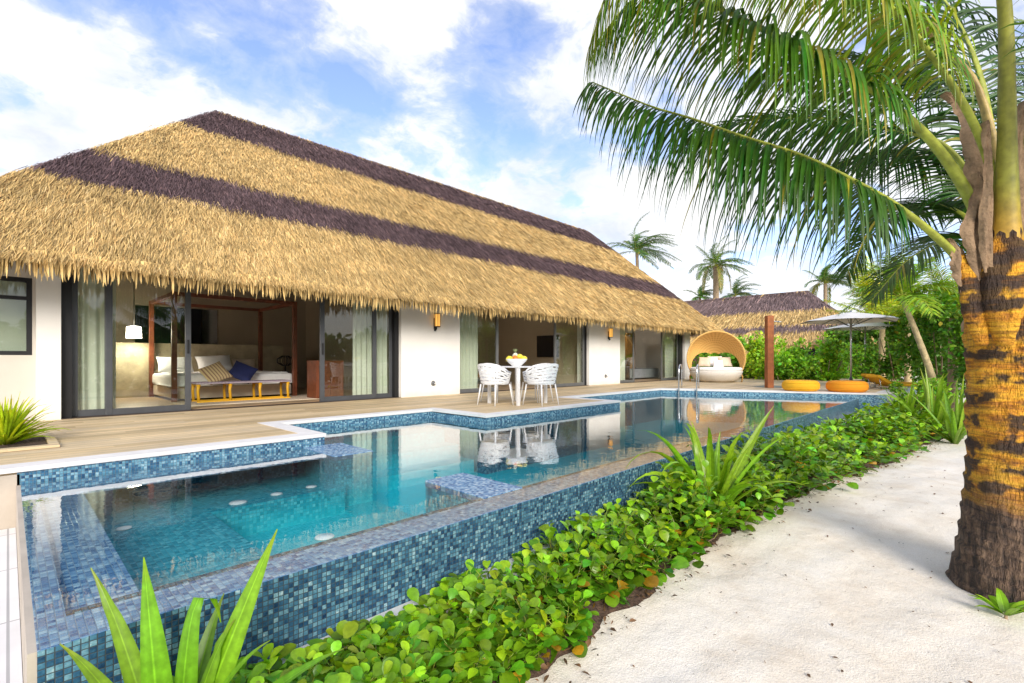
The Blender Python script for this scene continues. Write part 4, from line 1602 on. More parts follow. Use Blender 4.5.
# rust brown post
pt = thing('shower_post', 'tall square rust brown post standing on the far deck', 'post', (16.6, 4.85, 0))
mb = MB()
mb.box(-0.098, 0.098, -0.098, 0.098, 0, 2.26, bev=0.012)
mb.build('column', M['postwood'], pt, local=True)
mb = MB()
mb.tube([(-0.09, 0, 2.08), (-0.32, 0, 2.08)], 0.014, 8)
mb.lathe([(0.0, 0.0), (0.07, 0.0), (0.07, 0.02), (0.0, 0.03)], 16, (-0.32, 0, 2.05))
pt_sp = mb.build('spout', M['steel'], pt, local=True)
pt.rotation_euler.z = R(135)
mb = MB()
mb.box(16.75, 17.9, 4.05, 5.4, 0.001, 0.008)
tag(mb.build('floor_grille', M['frame']), 'dark grey drainage grille let into the deck behind the post', 'grille')


# parasols
def make_umbrella():
    t = thing('parasol', 'pale grey parasol on a slim steel pole, the nearer of two', 'umbrella', group='grey parasols beyond the pool end')
    mb = MB()
    mb.lathe([(0.0, 0.0), (0.30, 0.0), (0.30, 0.04), (0.05, 0.06), (0.05, 0.3), (0.0, 0.3)], 24)
    mb.build('base', M['frame'], t, local=True)
    mb = MB()
    mb.tube([(0, 0, 0.05), (0, 0, 2.5)], 0.028, 10)
    mb.build('pole', M['steel'], t, local=True)
    mb = MB()
    n = 8
    Rr = 1.5

    def cz(r, a):
        k = abs(((a / (2 * PI) * n) % 1) - 0.5) * 2
        return 2.44 - 0.30 * (r / Rr) ** 1.25 - 0.045 * (r / Rr) * (1 - k) ** 1.0

    def fn(u, v):
        a = v * 2 * PI
        k = abs(((a / (2 * PI) * n) % 1) - 0.5) * 2
        r = u * Rr * (1 - 0.10 * (1 - k * k))
        return Vector((r * math.cos(a), r * math.sin(a), cz(r, a)))
    mb.sheet(fn, 8, 64)
    mb.build('canopy', M['canopy'], t, local=True)
    for k in range(n):
        a = 2 * PI * k / n
        mb = MB()
        mb.tube([(r * math.cos(a), r * math.sin(a), 2.44 - 0.30 * (r / Rr) ** 1.25 - 0.02) for r in (0.03, 0.5, 1.0, 1.47)], 0.011, 6)
        mb.tube([(0.03 * math.cos(a), 0.03 * math.sin(a), 1.98), (0.75 * math.cos(a), 0.75 * math.sin(a), 2.28)], 0.009, 6)
        mb.build('rib', M['frame'], t, local=True)
    return t


um = make_umbrella()
um.location = (19.25, 3.15, 0.0)
um2 = copy_tree(um)
um2.location = (24.0, 3.45, -0.0)
um2.rotation_euler.z = 0.3
um2['label'] = 'pale grey parasol on a slim steel pole, the farther and lower one'

# daybed
db = thing('daybed', 'round daybed with a white base and an arching yellow wicker hood', 'daybed', (19.75, 7.75, 0.0))
FACE = math.atan2(-7.75, -19.75) + 0.05
mb = MB()
mb.lathe([(0.0, 0.02), (0.70, 0.02), (0.80, 0.08), (0.93, 0.25), (1.0, 0.42), (0.98, 0.44), (0.0, 0.44)], 40)
mb.build('base', M['wicker_w'], db, local=True)
mb = MB()
mb.lathe([(0.0, 0.441), (0.94, 0.441), (0.98, 0.48), (0.98, 0.54), (0.93, 0.58), (0.0, 0.59)], 40)
mb.build('mattress', M['linen'], db, local=True)
mb = MB()
bm = mb.bm
uvl = bm.loops.layers.uv.verify()
HR, HC = 1.08, 0.95
nu, nv = 44, 14


def hood_pt(u, v, r):
    al = v * R(78)
    lo_ = R(-32) + max(0, (al - R(14))) * 1.25
    ph = lo_ + (PI - 2 * lo_) * u
    return Vector((0.12 - r * math.sin(al) * 0.95, r * math.cos(al) * math.cos(ph), HC + r * math.cos(al) * math.sin(ph) - 0.0))


for r_, flip in ((HR, False), (HR - 0.03, True)):
    gq = [[bm.verts.new(hood_pt(i / nu, j / nv, r_)) for j in range(nv + 1)] for i in range(nu + 1)]
    for i in range(nu):
        for j in range(nv):
            q = [(i, j), (i + 1, j), (i + 1, j + 1), (i, j + 1)]
            if flip:
                q = q[::-1]
            f = bm.faces.new([gq[a][b] for a, b in q])
            f.smooth = True
            for l, (a, b) in zip(f.loops, q):
                l[uvl].uv = (a / nu, b / nv)
mb.build('hood', M['wicker'], db, uv=None, local=True)
mb = MB()
mb.tube([hood_pt(i / 60, 0, HR - 0.015) for i in range(61)], 0.035, 8)
mb.build('hood_rim', M['wicker'], db, local=True)
for s_ in (1, -1):
    mb = MB()
    mb.tube([hood_pt(0 if s_ > 0 else 1, 0, HR - 0.015), Vector((0.05, s_ * 0.98, 0.2)), Vector((0.0, s_ * 0.95, 0.0))], 0.025, 8)
    mb.build('hood_leg', M['wicker'], db, local=True)
db.rotation_euler.z = FACE
cf_, sf_ = math.cos(FACE), math.sin(FACE)
for (lx, ly, lz, sz, yw, mt, lab) in ((-0.50, 0.38, 0.80, 0.52, 20, 'cream', 'cream cushion at the left inside the daybed'), (-0.55, 0.0, 0.82, 0.55, 0, 'linen', 'white cushion at the middle inside the daybed'),
                                      (-0.46, -0.40, 0.80, 0.52, -20, 'cream', 'cream cushion at the right inside the daybed'), (-0.15, 0.10, 0.72, 0.40, 10, 'linen', 'small white cushion at the front inside the daybed')):
    pillow('cushion', lab, 'cushion', (19.75 + lx * cf_ - ly * sf_, 7.75 + lx * sf_ + ly * cf_, lz), (sz, sz * 0.85), 0.17, 62, 0, math.degrees(FACE) + 90 + yw, M[mt], 'cushions in the daybed')

#PART4
# ================================================================== VEGETATION
def leafcols(n, base, var=0.35, yellow=0.0, seed=None):
    b = np.array(base)
    s = rng.uniform(1 - var, 1 + var, (n, 1))
    h = rng.normal(0, 0.14, (n, 1))
    c = b * s * np.concatenate([1 + h * 1.5, np.ones((n, 1)), 1 - h], 1)
    if yellow:
        y = rng.uniform(0, 1, n) < yellow
        c[y] = np.array((0.34, 0.30, 0.03)) * rng.uniform(0.6, 1.2, (y.sum(), 1))
    return np.clip(c, 0.003, 0.95)


ROUND = [(0.0, 0.06), (0.12, 0.30), (0.38, 0.82), (0.68, 1.0), (0.9, 0.72), (1.0, 0.22)]
OVAL = [(0.0, 0.08), (0.3, 0.85), (0.6, 1.0), (1.0, 0.08)]
STRAP = [(0.0, 0.8), (0.25, 1.0), (0.5, 0.9), (0.75, 0.6), (1.0, 0.05)]

# ---- ground cover along the pool wall
p1 = at(712, 500, 4.5)
NS, LPS = 2000, 7
xs0 = rng.uniform(-0.3, 15.4, NS * 8)
d0 = np.hypot(xs0, 1.8)
pr = 1 / np.maximum(d0, 1.2) ** 0.7
sx_ = rng.choice(xs0, NS, replace=False, p=pr / pr.sum())
lo, hi = hedge_edge(sx_)
lo = lo + np.interp(sx_, [0, 2.5, 4], [0.10, 0.07, 0.03]) + 0.10 * fbm(sx_ * 2.1, sx_ * 0, 9, 4)
hi = hi + 0.04
v = rng.beta(1.15, 1.15, NS)
sy_ = lo + (hi - lo) * v
lump = np.clip(fbm(sx_ * 2.6, sy_ * 2.6, 21, 3) * 0.6 + 0.5, 0, 1.2)
peak = np.interp(sx_, [0, 1.2, 2.2, 4, 6, 9, 15], [0.22, 0.27, 0.38, 0.50, 0.53, 0.48, 0.42])
prof = np.clip(np.sin(np.clip(v * 0.85 + 0.07, 0, 1) * PI) ** 0.7, 0.12, 1)
near = np.hypot(sx_ - p1.x, sy_ - p1.y) < 0.30
Hs = peak * prof * (0.42 + 0.72 * lump) * rng.uniform(0.65, 1.22, NS)
Hs[near] *= 0.35
gh = ground_height(sx_, np.minimum(sy_, 2.1)) + 0.02
rootp = np.stack([sx_, sy_, gh], 1)
lean = np.stack([rng.normal(0, 0.22, NS), rng.normal(0, 0.22, NS) + (v - 0.55) * 0.55, np.zeros(NS)], 1)
bend = np.stack([rng.normal(0, 0.05, NS), rng.normal(0, 0.05, NS), np.zeros(NS)], 1)


def stem_at(i, s):
    return rootp[i] + np.stack([lean[i, 0] * Hs[i] * s, lean[i, 1] * Hs[i] * s, Hs[i] * s], 1) + bend[i] * (4 * s * (1 - s))[:, None]


li = np.repeat(np.arange(NS), LPS)
k8 = np.tile(np.arange(LPS), NS)
s8 = np.clip(0.32 + 0.68 * (k8 + rng.uniform(0, 0.8, NS * LPS)) / LPS, 0, 1.02)
az = k8 * 2.4 + np.repeat(rng.uniform(0, 6.3, NS), LPS) + rng.normal(0, 0.3, NS * LPS)
fac = np.interp(sx_, [0, 3, 8, 15], [1.0, 1.0, 1.25, 1.5])[li]
grow = np.repeat(rng.uniform(0.75, 1.25, NS), LPS)
ln = (0.106 - 0.046 * s8) * rng.uniform(0.75, 1.25, NS * LPS) * fac * grow
el = np.interp(s8, [0.3, 0.7, 1.0], [-0.05, 0.35, 0.85]) + rng.normal(0, 0.28, NS * LPS)
dirs = np.stack([np.cos(az) * np.cos(el), np.sin(az) * np.cos(el), np.sin(el)], 1)
pet = rng.uniform(0.012, 0.05, NS * LPS) * fac
pos0 = stem_at(li, s8)
P = pos0 + dirs * pet[:, None]
nor = np.stack([-np.cos(az) * np.sin(el), -np.sin(az) * np.sin(el), np.cos(el)], 1) + rng.normal(0, 0.28, (NS * LPS, 3))
V, F, k = leaves(P, dirs, nor, ln, ln * rng.uniform(0.36, 0.54, NS * LPS), ROUND, 0.15, 0.22)
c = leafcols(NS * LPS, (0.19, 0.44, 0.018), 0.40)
c = c * (0.30 + 0.70 * s8[:, None] ** 1.3) * np.repeat(rng.uniform(0.72, 1.25, (NS, 1)), LPS, axis=0)  # lower leaves darkened, shade inside the mass put into their colour
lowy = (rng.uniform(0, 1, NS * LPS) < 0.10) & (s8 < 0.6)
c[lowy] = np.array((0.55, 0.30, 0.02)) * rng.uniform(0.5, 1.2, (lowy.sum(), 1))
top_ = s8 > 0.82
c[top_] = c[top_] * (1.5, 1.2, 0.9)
parts = [(V, F, np.repeat(c, k, axis=0))]
V, F = blades(pos0, P - pos0, rng.normal(0, 1, P.shape), pet, np.full(NS * LPS, 0.004), 0.8)
parts.append((V, F, np.repeat(leafcols(NS * LPS, (0.26, 0.36, 0.05), 0.3), 4, axis=0)))
ia = np.arange(NS)
for q in range(4):
    a, b = stem_at(ia, np.full(NS, q / 4)), stem_at(ia, np.full(NS, (q + 1) / 4))
    d = b - a
    for rep_ in range(2):
        V, F = blades(a, d, rng.normal(0, 1, (NS, 3)), np.linalg.norm(d, axis=1), np.full(NS, 0.007 - 0.001 * q), 0.85)
        parts.append((V, F, np.repeat(leafcols(NS, (0.22, 0.25, 0.05) if q else (0.18, 0.12, 0.05), 0.3), 4, axis=0)))
V, F, C = merge(parts)
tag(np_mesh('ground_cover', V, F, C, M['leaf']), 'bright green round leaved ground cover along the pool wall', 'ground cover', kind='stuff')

# ---- dead leaf litter on the soil edge and sand
nl = 1500
lx = rng.uniform(-0.2, 14, nl)
lo, hi = hedge_edge(lx)
ly = lo + rng.normal(0.05, 0.10, nl)
sp = rng.uniform(0, 1, nl) < 0.35
ly[sp] = rng.uniform(-1.6, 1.4, sp.sum())
P = np.stack([lx, ly, ground_height(lx, ly) + 0.010 + 0.02 * (~sp)], 1)
az = rng.uniform(0, 2 * PI, nl)
ln = rng.uniform(0.012, 0.05, nl) * np.where(sp, 0.6, 1)
V, F, k = leaves(P, np.stack([np.cos(az), np.sin(az), rng.normal(0, 0.2, nl)], 1), np.stack([rng.normal(0, .3, nl), rng.normal(0, .3, nl), np.ones(nl)], 1), ln, ln * rng.uniform(0.12, 0.4, nl), OVAL, 0.2, 0.2)
c = np.array((0.16, 0.085, 0.04)) * rng.uniform(0.3, 1.5, (nl, 1))
tag(np_mesh('leaf_litter', V, F, np.repeat(c, k, axis=0), M['stem']), 'dry brown leaf litter scattered along the edge of the sand path', 'leaf litter', kind='stuff')


# ---- strap leaved plants
def strap_plant(name, label, cat, loc, specs, color, parent_group=None, rows=9, fold=0.30, var=0.2, base=1.0):
    """specs: (azimuth deg, elevation deg, length, half-width, droop)"""
    t = thing(name, label, cat, loc, group=parent_group)
    Vs, Fs, Cs = [], [], []
    o = 0
    for (azd, eld, L, hw, dr, *tws) in specs:
        a, e = R(azd), R(eld)
        d = np.array((math.cos(a) * math.cos(e), math.sin(a) * math.cos(e), math.sin(e)))
        hdir = np.array((math.cos(a), math.sin(a), 0))
        side = np.array((-math.sin(a), math.cos(a), 0))
        p = np.array((math.cos(a) * 0.02, math.sin(a) * 0.02, 0.0))
        tw = random.uniform(-0.15, 0.15)
        if tws:
            side = np.array(Matrix.Rotation(R(tws[0]), 3, Vector(d)) @ Vector(side))
        col_ = np.array(color) * random.uniform(1 - var, 1 + var) * np.array((1 + random.uniform(-.15, .25), 1, 1))
        for i in range(rows + 1):
            s_ = i / rows
            wv = hw * (0.75 + 0.5 * min(1, s_ * 3) * 0.5) * (1 - max(0, (s_ - 0.35) / 0.65) ** 1.7)
            wv = max(wv, 0.002)
            dd = d + np.array((0, 0, -1)) * dr * s_ * s_ * 1.8
            dd = dd / np.linalg.norm(dd)
            sd = side + np.cross(dd, side) * tw * s_
            sd = sd / np.linalg.norm(sd)
            up = np.cross(sd, dd)
            up = up if up[2] > 0 or abs(dd[2]) > 0.9 else -up
            if np.dot(up, -hdir) < 0 and d[2] > 0.6 and s_ < 0.3:
                up = -up
            for (cx_, cu, ct_) in ((1, 2, 0.80), (0.55, 0.9, 1.02), (0.12, 0.1, 0.86), (0, 0, 1.45), (-0.12, 0.1, 0.86), (-0.55, 0.9, 1.08), (-1, 2, 0.85)):
                Vs.append(p + sd * wv * cx_ + up * wv * fold * cu)
                tipc = np.array((1.0, 1.0, 1.0)) if s_ < 0.93 else np.array((1.15, 0.85, 0.7))
                Cs.append(col_ * ct_ * (0.72 + 0.38 * min(1, s_ * 2)) * tipc)
            if i < rows:
                b = o + i * 7
                Fs += [(b + q, b + q + 1, b + q + 8, b + q + 7) for q in range(6)]
            p = p + dd * L / rows
        o += (rows + 1) * 7
    np_mesh('foliage', np.array(Vs), np.array(Fs), np.clip(np.array(Cs), 0, 1), M['leaf'], t, kind_off=False)
    mb = MB()
    mb.lathe([(0.045 * base, -0.05), (0.04 * base, 0.03 * base), (0.02 * base, 0.08 * base), (0.0, 0.09 * base)], 10)
    mb.build('stem_base', M['bark'], t, local=True)
    return t


LILY = (0.165, 0.36, 0.016)
VR = math.degrees(math.atan2(RGT.y, RGT.x))    # azimuth pointing to the photo's right
VF = math.degrees(math.atan2(FWD.y, FWD.x))
p0 = at(170, 720, 1.72)
strap_plant('spider_lily', 'broad strap leaved lily with upright blades in the near foreground', 'lily', (p0.x, p0.y, -0.62),
            [(VR + 8, 70, 0.94, 0.050, 0.09, 70), (VR + 25, 72, 0.82, 0.036, 0.22, 60), (VR + 182, 85, 0.80, 0.050, 0.02, -78), (VR + 30, 87, 0.78, 0.046, 0.85, 55), (VR + 150, 78, 0.62, 0.045, 0.3, -60), (VR + 10, 76, 0.60, 0.045, 0.4, 50), (VR - 70, 66, 0.60, 0.045, 0.5, 10), (VR - 110, 60, 0.55, 0.042, 0.5, 0), (VR + 172, 72, 0.80, 0.038, 0.30, -60),
             (VR - 15, 62, 0.70, 0.036, 0.35, 40), (VR - 5, 46, 0.80, 0.034, 0.25, 40), (VR + 195, 66, 0.62, 0.034, 0.3, -50), (VR + 90, 65, 0.6, 0.04, 0.3), (VR - 50, 50, 0.55, 0.04, 0.4), (VR - 120, 45, 0.45, 0.035, 0.4)],
            LILY, rows=16, fold=0.13)
sp_ = [(random.uniform(0, 360), random.uniform(45, 82), random.uniform(0.6, 1.05), random.uniform(0.040, 0.058), random.uniform(0.25, 0.9), random.uniform(-40, 40)) for _ in range(24)]
sp_ += [(VR + 178, 62, 1.15, 0.042, 1.0, 40), (VR + 185, 52, 1.05, 0.04, 1.1, -40), (VR + 5, 64, 1.2, 0.045, 0.2, 50), (VR + 170, 66, 1.1, 0.045, 0.6, 50), (VR - 3, 58, 1.1, 0.042, 0.4, -45), (VR + 182, 40, 0.95, 0.036, 0.7, 30)]
strap_plant('spider_lily', 'arching strap leaved lily rising out of the middle of the ground cover', 'lily', (p1.x, p1.y, -0.6), sp_, (0.24, 0.46, 0.02), rows=12, fold=0.18)
for (px, d, hgt, n, lab) in ((905, 10.0, 0.85, 22, 'strap leaved lily at the far end of the ground cover, nearest the pool corner'), (934, 9.4, 0.95, 24, 'strap leaved lily between the pool corner and the leaning palm trunk'),
                             (955, 8.6, 0.9, 22, 'strap leaved lily just left of the big palm trunk'), (918, 12.5, 0.9, 20, 'strap leaved lily behind the others, under the leaning palm')):
    p = at(px, 420, d)
    strap_plant('spider_lily', lab, 'lily', (p.x, p.y, SAND), [(random.uniform(0, 360), random.uniform(35, 85), hgt * random.uniform(0.9, 1.5), random.uniform(0.030, 0.048), random.uniform(0.2, 0.8), random.uniform(-40, 40)) for _ in range(n)],
                (0.22, 0.40, 0.025), 'lilies at the end of the path', rows=6)
strap_plant('fern', 'yellow green plant with many narrow leaves in the deck planter at far left', 'fern', (-0.02, 7.15, 0.0),
            [(random.uniform(0, 360), random.uniform(20, 88), random.uniform(0.34, 0.56), random.uniform(0.014, 0.022), random.uniform(0.2, 0.7)) for _ in range(190)], (0.42, 0.56, 0.02), rows=6)
pb = thing('planter', 'timber edged planting hole in the deck around the fern', 'planter', (-0.3, 7.2, 0))
mb = MB()
mb.box(-1.4, 0.28, 6.72, 7.75, 0.002, 0.012)
mb.build('soil', M['soil'], pb)
mb = MB()
mb.box(-1.4, 0.36, 6.60, 6.715, 0.002, 0.03, bev=0.004)
mb.box(0.285, 0.36, 6.72, 7.75, 0.002, 0.03, bev=0.004)
mb.build('edging', M['deck'], pb)
# tiny seedling at the foot of the palm
p2 = at(1006, 604, 2.86)
strap_plant('seedling', 'small bright green seedling at the foot of the big palm trunk', 'seedling', (p2.x, p2.y, SAND),
            [(random.uniform(0, 360), random.uniform(20, 70), random.uniform(0.12, 0.2), random.uniform(0.022, 0.034), random.uniform(0.2, 0.6)) for _ in range(14)], (0.22, 0.44, 0.02), rows=5, fold=0.15, base=0.2)


# ---- shrubs
def shrub(name, label, c, rx, ry, h, n, ls, color, group, dark=0.35, blobs=18):
    t = thing(name, label, 'shrub', c, group=group)
    bc = []
    for _ in range(blobs):
        a = random.uniform(0, 2 * PI)
        rr = random.uniform(0, 0.75)
        bc.append((math.cos(a) * rr * rx, math.sin(a) * rr * ry, h * random.uniform(0.2, 0.95), random.uniform(0.16, 0.34)))
    bc = np.array(bc)
    bi = rng.integers(0, blobs, n)
    u = nrm(rng.normal(0, 1, (n, 3)))
    rad = rng.uniform(0.55, 1.08, n)
    P = bc[bi, :3] + u * (bc[bi, 3] * rad)[:, None] * np.array((rx, ry, h * 0.62))
    P[:, 2] = np.clip(P[:, 2], 0.02, None)
    dirs = u + rng.normal(0, 0.6, (n, 3)) + np.array((0, 0, 0.15))
    nor = u * 0.6 + rng.normal(0, 0.5, (n, 3)) + np.array((0, 0, 0.6))
    ln = ls * rng.uniform(0.6, 1.35, n)
    V, F, k = leaves(P, dirs, nor, ln, ln * rng.uniform(0.24, 0.40, n), OVAL, 0.15, 0.2)
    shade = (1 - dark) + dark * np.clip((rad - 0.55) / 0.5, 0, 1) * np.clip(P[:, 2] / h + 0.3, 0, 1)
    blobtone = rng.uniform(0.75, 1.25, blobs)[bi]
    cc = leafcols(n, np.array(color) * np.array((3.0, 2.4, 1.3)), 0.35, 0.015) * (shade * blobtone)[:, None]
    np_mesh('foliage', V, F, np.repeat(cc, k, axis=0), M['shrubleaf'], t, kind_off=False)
    mb = MB()
    for _ in range(6):
        a = random.uniform(0, 2 * PI)
        mb.tube([(0.05 * math.cos(a), 0.05 * math.sin(a), -0.05), (rx * 0.25 * math.cos(a), ry * 0.25 * math.sin(a), h * 0.35), (rx * 0.5 * math.cos(a), ry * 0.5 * math.sin(a), h * 0.7)], [0.03, 0.022, 0.01], 6)
    mb.build('stem', M['bark'], t, local=True)
    return t


SG = 'shrubs beyond the deck'
for (px, d, rx, h, n, ls, colr, lab) in (
        (706, 25.5, 1.3, 2.2, 2200, 0.16, (0.085, 0.22, 0.02), 'bright green shrub between the house corner and the daybed'),
        (738, 24.0, 1.4, 2.4, 2600, 0.15, (0.07, 0.20, 0.02), 'green shrub directly behind the daybed'),
        (760, 22.3, 1.3, 2.5, 2800, 0.14, (0.13, 0.26, 0.02), 'yellow green shrub just left of the rust brown post'),
        (783, 21.2, 1.35, 1.85, 2800, 0.13, (0.09, 0.24, 0.02), 'bright green shrub just right of the rust brown post'),
        (806, 22.6, 1.3, 2.3, 2600, 0.14, (0.10, 0.26, 0.02), 'lime green shrub in front of the distant thatched house'),
        (826, 21.0, 1.2, 2.1, 2600, 0.13, (0.11, 0.27, 0.02), 'fresh green shrub left of the nearer parasol pole'),
        (846, 23.8, 1.5, 2.0, 2400, 0.15, (0.10, 0.25, 0.02), 'green shrub between the two parasol poles'),
        (868, 27.5, 1.6, 2.1, 2000, 0.17, (0.08, 0.20, 0.02), 'shrub right of the farther parasol pole'),
        (898, 18.5, 1.7, 3.3, 4600, 0.13, (0.045, 0.14, 0.012), 'dark green bush behind the loungers and the leaning palm'),
        (940, 14.5, 1.7, 3.5, 5200, 0.11, (0.04, 0.13, 0.012), 'large dark green bush left of the big palm trunk'),
        (985, 12.0, 1.5, 3.4, 4600, 0.11, (0.05, 0.15, 0.012), 'dark green bush directly behind the big palm trunk'),
        (1040, 10.0, 1.4, 2.5, 3000, 0.11, (0.05, 0.15, 0.012), 'dark bush to the right of the big palm trunk'),
        (925, 11.2, 0.7, 0.95, 1500, 0.08, (0.10, 0.24, 0.02), 'low green shrub at the end of the sand path')):
    p = at(px, 380, d)
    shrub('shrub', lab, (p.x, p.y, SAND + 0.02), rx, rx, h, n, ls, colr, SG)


# ---- palms
def frond_arrays(pts, n_pairs, Lmax, hw, droop, color, start=0.2, r0=0.03, rows=6, fwd_=0.55, cut=1.0, rach=(0.34, 0.38, 0.05), keel=0.15, yellow=0.025, ramp_base=None, hang=0.0, dpow=0.75):
    C = catmull(pts, 80)
    seg = np.linalg.norm(np.diff(C, axis=0), axis=1)
    cum = np.concatenate([[0], np.cumsum(seg)]) / seg.sum()
    s_ = np.repeat(np.linspace(start, cut, n_pairs), 2) + rng.normal(0, 0.003, n_pairs * 2)
    s_ = np.clip(s_, 0, 1)
    sg = np.tile([1, -1], n_pairs)
    P = np.stack([np.interp(s_, cum, C[:, i]) for i in range(3)], 1)
    T = nrm(np.stack([np.interp(np.clip(s_ + 0.02, 0, 1), cum, C[:, i]) - np.interp(np.clip(s_ - 0.02, 0, 1), cum, C[:, i]) for i in range(3)], 1))
    Z = np.array((0, 0, 1.0))
    S = np.cross(T, Z)
    S = nrm(S + np.array((1e-4, 0, 0)))
    Nn = np.cross(S, T)
    n = len(s_)
    rel = (s_ - start) / max(1e-6, (1 - start))
    prof = np.interp(rel, [0, 0.12, 0.4, 0.75, 1.0], [0.55, 0.85, 1.0, 0.72, 0.35])
    L = Lmax * prof * rng.uniform(0.72, 1.1, n)
    fw = fwd_ + 0.5 * rel
    D = nrm(T * fw[:, None] + S * sg[:, None] * 0.8 + Nn * (keel + rng.normal(0, 0.12, n))[:, None] + rng.normal(0, 0.06, (n, 3)))
    D = nrm(D * (1 - hang) + (-Z) * hang)
    wprof = np.interp(np.linspace(0, 1, rows + 1), [0, 0.12, 0.45, 0.8, 1.0], [0.45, 1.0, 0.85, 0.42, 0.04])
    W = hw * rng.uniform(0.8, 1.15, n) * np.interp(rel, [0, 0.3, 1], [0.9, 1.0, 0.6])
    p = P.copy()
    sideref = nrm(np.cross(D, Nn))
    vs = []
    g_ = droop * rng.uniform(0.8, 1.15, n)
    for i in range(rows + 1):
        x = i / rows
        gi = np.clip(g_ * x ** dpow, 0, 0.95)[:, None]
        d = nrm(D * (1 - gi) + (-Z) * gi)
        sd = nrm(sideref - d * (sideref * d).sum(1, keepdims=True))
        up = np.cross(sd, d)
        hwv = (W * wprof[i])[:, None]
        vs.append(np.stack([p - sd * hwv + up * hwv * 0.5, p, p + sd * hwv + up * hwv * 0.5], 1))
        p = p + d * (L / rows)[:, None]
    V = np.concatenate(vs, 1)
    q = []
    for r_ in range(rows):
        a = r_ * 3
        q += [(a, a + 1, a + 4, a + 3), (a + 1, a + 2, a + 5, a + 4)]
    F = (np.arange(n) * (rows + 1) * 3)[:, None, None] + np.array(q)[None]
    c = leafcols(n, color, 0.3, yellow)
    cv = np.repeat(c, (rows + 1) * 3, axis=0).reshape(n, rows + 1, 3, 3)
    tipb = np.linspace(0, 1, rows + 1)[None, :, None, None]
    cv = cv * (1 + 0.12 * (1 - tipb))
    parts = [(V.reshape(-1, 3), F.reshape(-1, 4), cv.reshape(-1, 3))]
    # rachis
    m = 36
    ss = np.linspace(0, 1, m + 1)
    Q = np.stack([np.interp(ss, cum, C[:, i]) for i in range(3)], 1)
    TT = nrm(np.gradient(Q, axis=0))
    SS = nrm(np.cross(TT, Z) + np.array((1e-4, 0, 0)))
    NN = np.cross(SS, TT)
    rad = r0 * np.interp(ss, [0, 0.06, 0.15, 0.4, 1.0], [2.0, 1.35, 1.0, 0.62, 0.12])
    K = 8
    an = np.arange(K) / K * 2 * PI
    ring = Q[:, None] + (SS[:, None] * np.cos(an)[None, :, None] + NN[:, None] * (np.sin(an) * 0.62)[None, :, None]) * rad[:, None, None]
    ii = np.arange((m + 1) * K).reshape(m + 1, K)
    F2 = np.stack([ii[:-1], np.roll(ii[:-1], -1, 1), np.roll(ii[1:], -1, 1), ii[1:]], -1).reshape(-1, 4)
    rc = np.tile(np.array(rach), ((m + 1), K, 1)) * rng.uniform(0.8, 1.2, (m + 1, K, 1))
    if ramp_base is not None:
        kb = np.clip(1 - ss / 0.10, 0, 1)[:, None, None]
        rc = rc * (1 - kb) + np.array(ramp_base) * kb
    parts.append((ring.reshape(-1, 3), F2, rc.reshape(-1, 3)))
    V, F, Cc = merge(parts)
    mi = np.zeros(len(F), int)
    mi[len(parts[0][1]):] = 1
    return V, F, Cc, mi


def frond(parent, pts, *a, **k):
    V, F, C, mi = frond_arrays(pts, *a, **k)
    return np_mesh('frond', V, F, np.clip(C, 0, 1), [M['palmleaf'], M['rachis']], parent, mi=mi)


# the big coconut palm on the path
PB = at(1022, 590, 3.16)
palm = thing('coconut_palm', 'big near coconut palm with an ochre and grey ringed trunk on the sand path', 'palm tree', (PB.x, PB.y, SAND))
mb = MB()
tz = np.concatenate([np.linspace(-0.1, 2.05, 120)])
prev = None
for z in tz:
    r = np.interp(z, [-0.1, 0.0, 0.12, 0.3, 0.55, 0.9, 1.3, 1.7, 1.95, 2.05], [0.36, 0.345, 0.325, 0.295, 0.262, 0.243, 0.235, 0.235, 0.22, 0.18])
    r += 0.016 * ((z * 8.3) % 1.0) ** 1.4
    ring = []
    for k_ in range(48):
        a = k_ / 48 * 2 * PI
        zz = z + 0.03 * math.sin(a + z * 2.0) + 0.015 * math.sin(3 * a + z * 9)
        rr = r * (1 + 0.02 * math.sin(5 * a + z * 11) + 0.015 * math.sin(9 * a - z * 23))
        ring.append(mb.bm.verts.new((rr * math.cos(a) - 0.05 * z / 2, rr * math.sin(a) + 0.02 * z, zz)))
    if prev:
        for k_ in range(48):
            f = mb.bm.faces.new([prev[k_], prev[(k_ + 1) % 48], ring[(k_ + 1) % 48], ring[k_]])
            f.smooth = True
    prev = ring
mb.bm.faces.new(prev)
mb.build('trunk', M['trunk'], palm, local=True)

M['sheath'] = simple('palm_sheath', (0.62, 0.30, 0.03), 0.6, vary=0.5, nscale=5, bs=0.5, bscale=14, bdist=0.02)
_t = M['sheath'].node_tree
_r = [n for n in _t.nodes if n.type == 'VALTORGB'][0].color_ramp
_r.elements[0].color = (0.10, 0.045, 0.015, 1)
_r.elements[0].position = 0.36
_r.elements[1].color = (0.80, 0.42, 0.03, 1)
_r.elements[1].position = 0.52
_r.elements.new(0.8).color = (0.62, 0.20, 0.015, 1)
M['husk'] = simple('palm_husk', (0.30, 0.20, 0.12), 0.9, vary=0.45, nscale=9, bs=0.8, bscale=30, bdist=0.02)


def A(*l):
    return [tuple(at(*q)) for q in l]


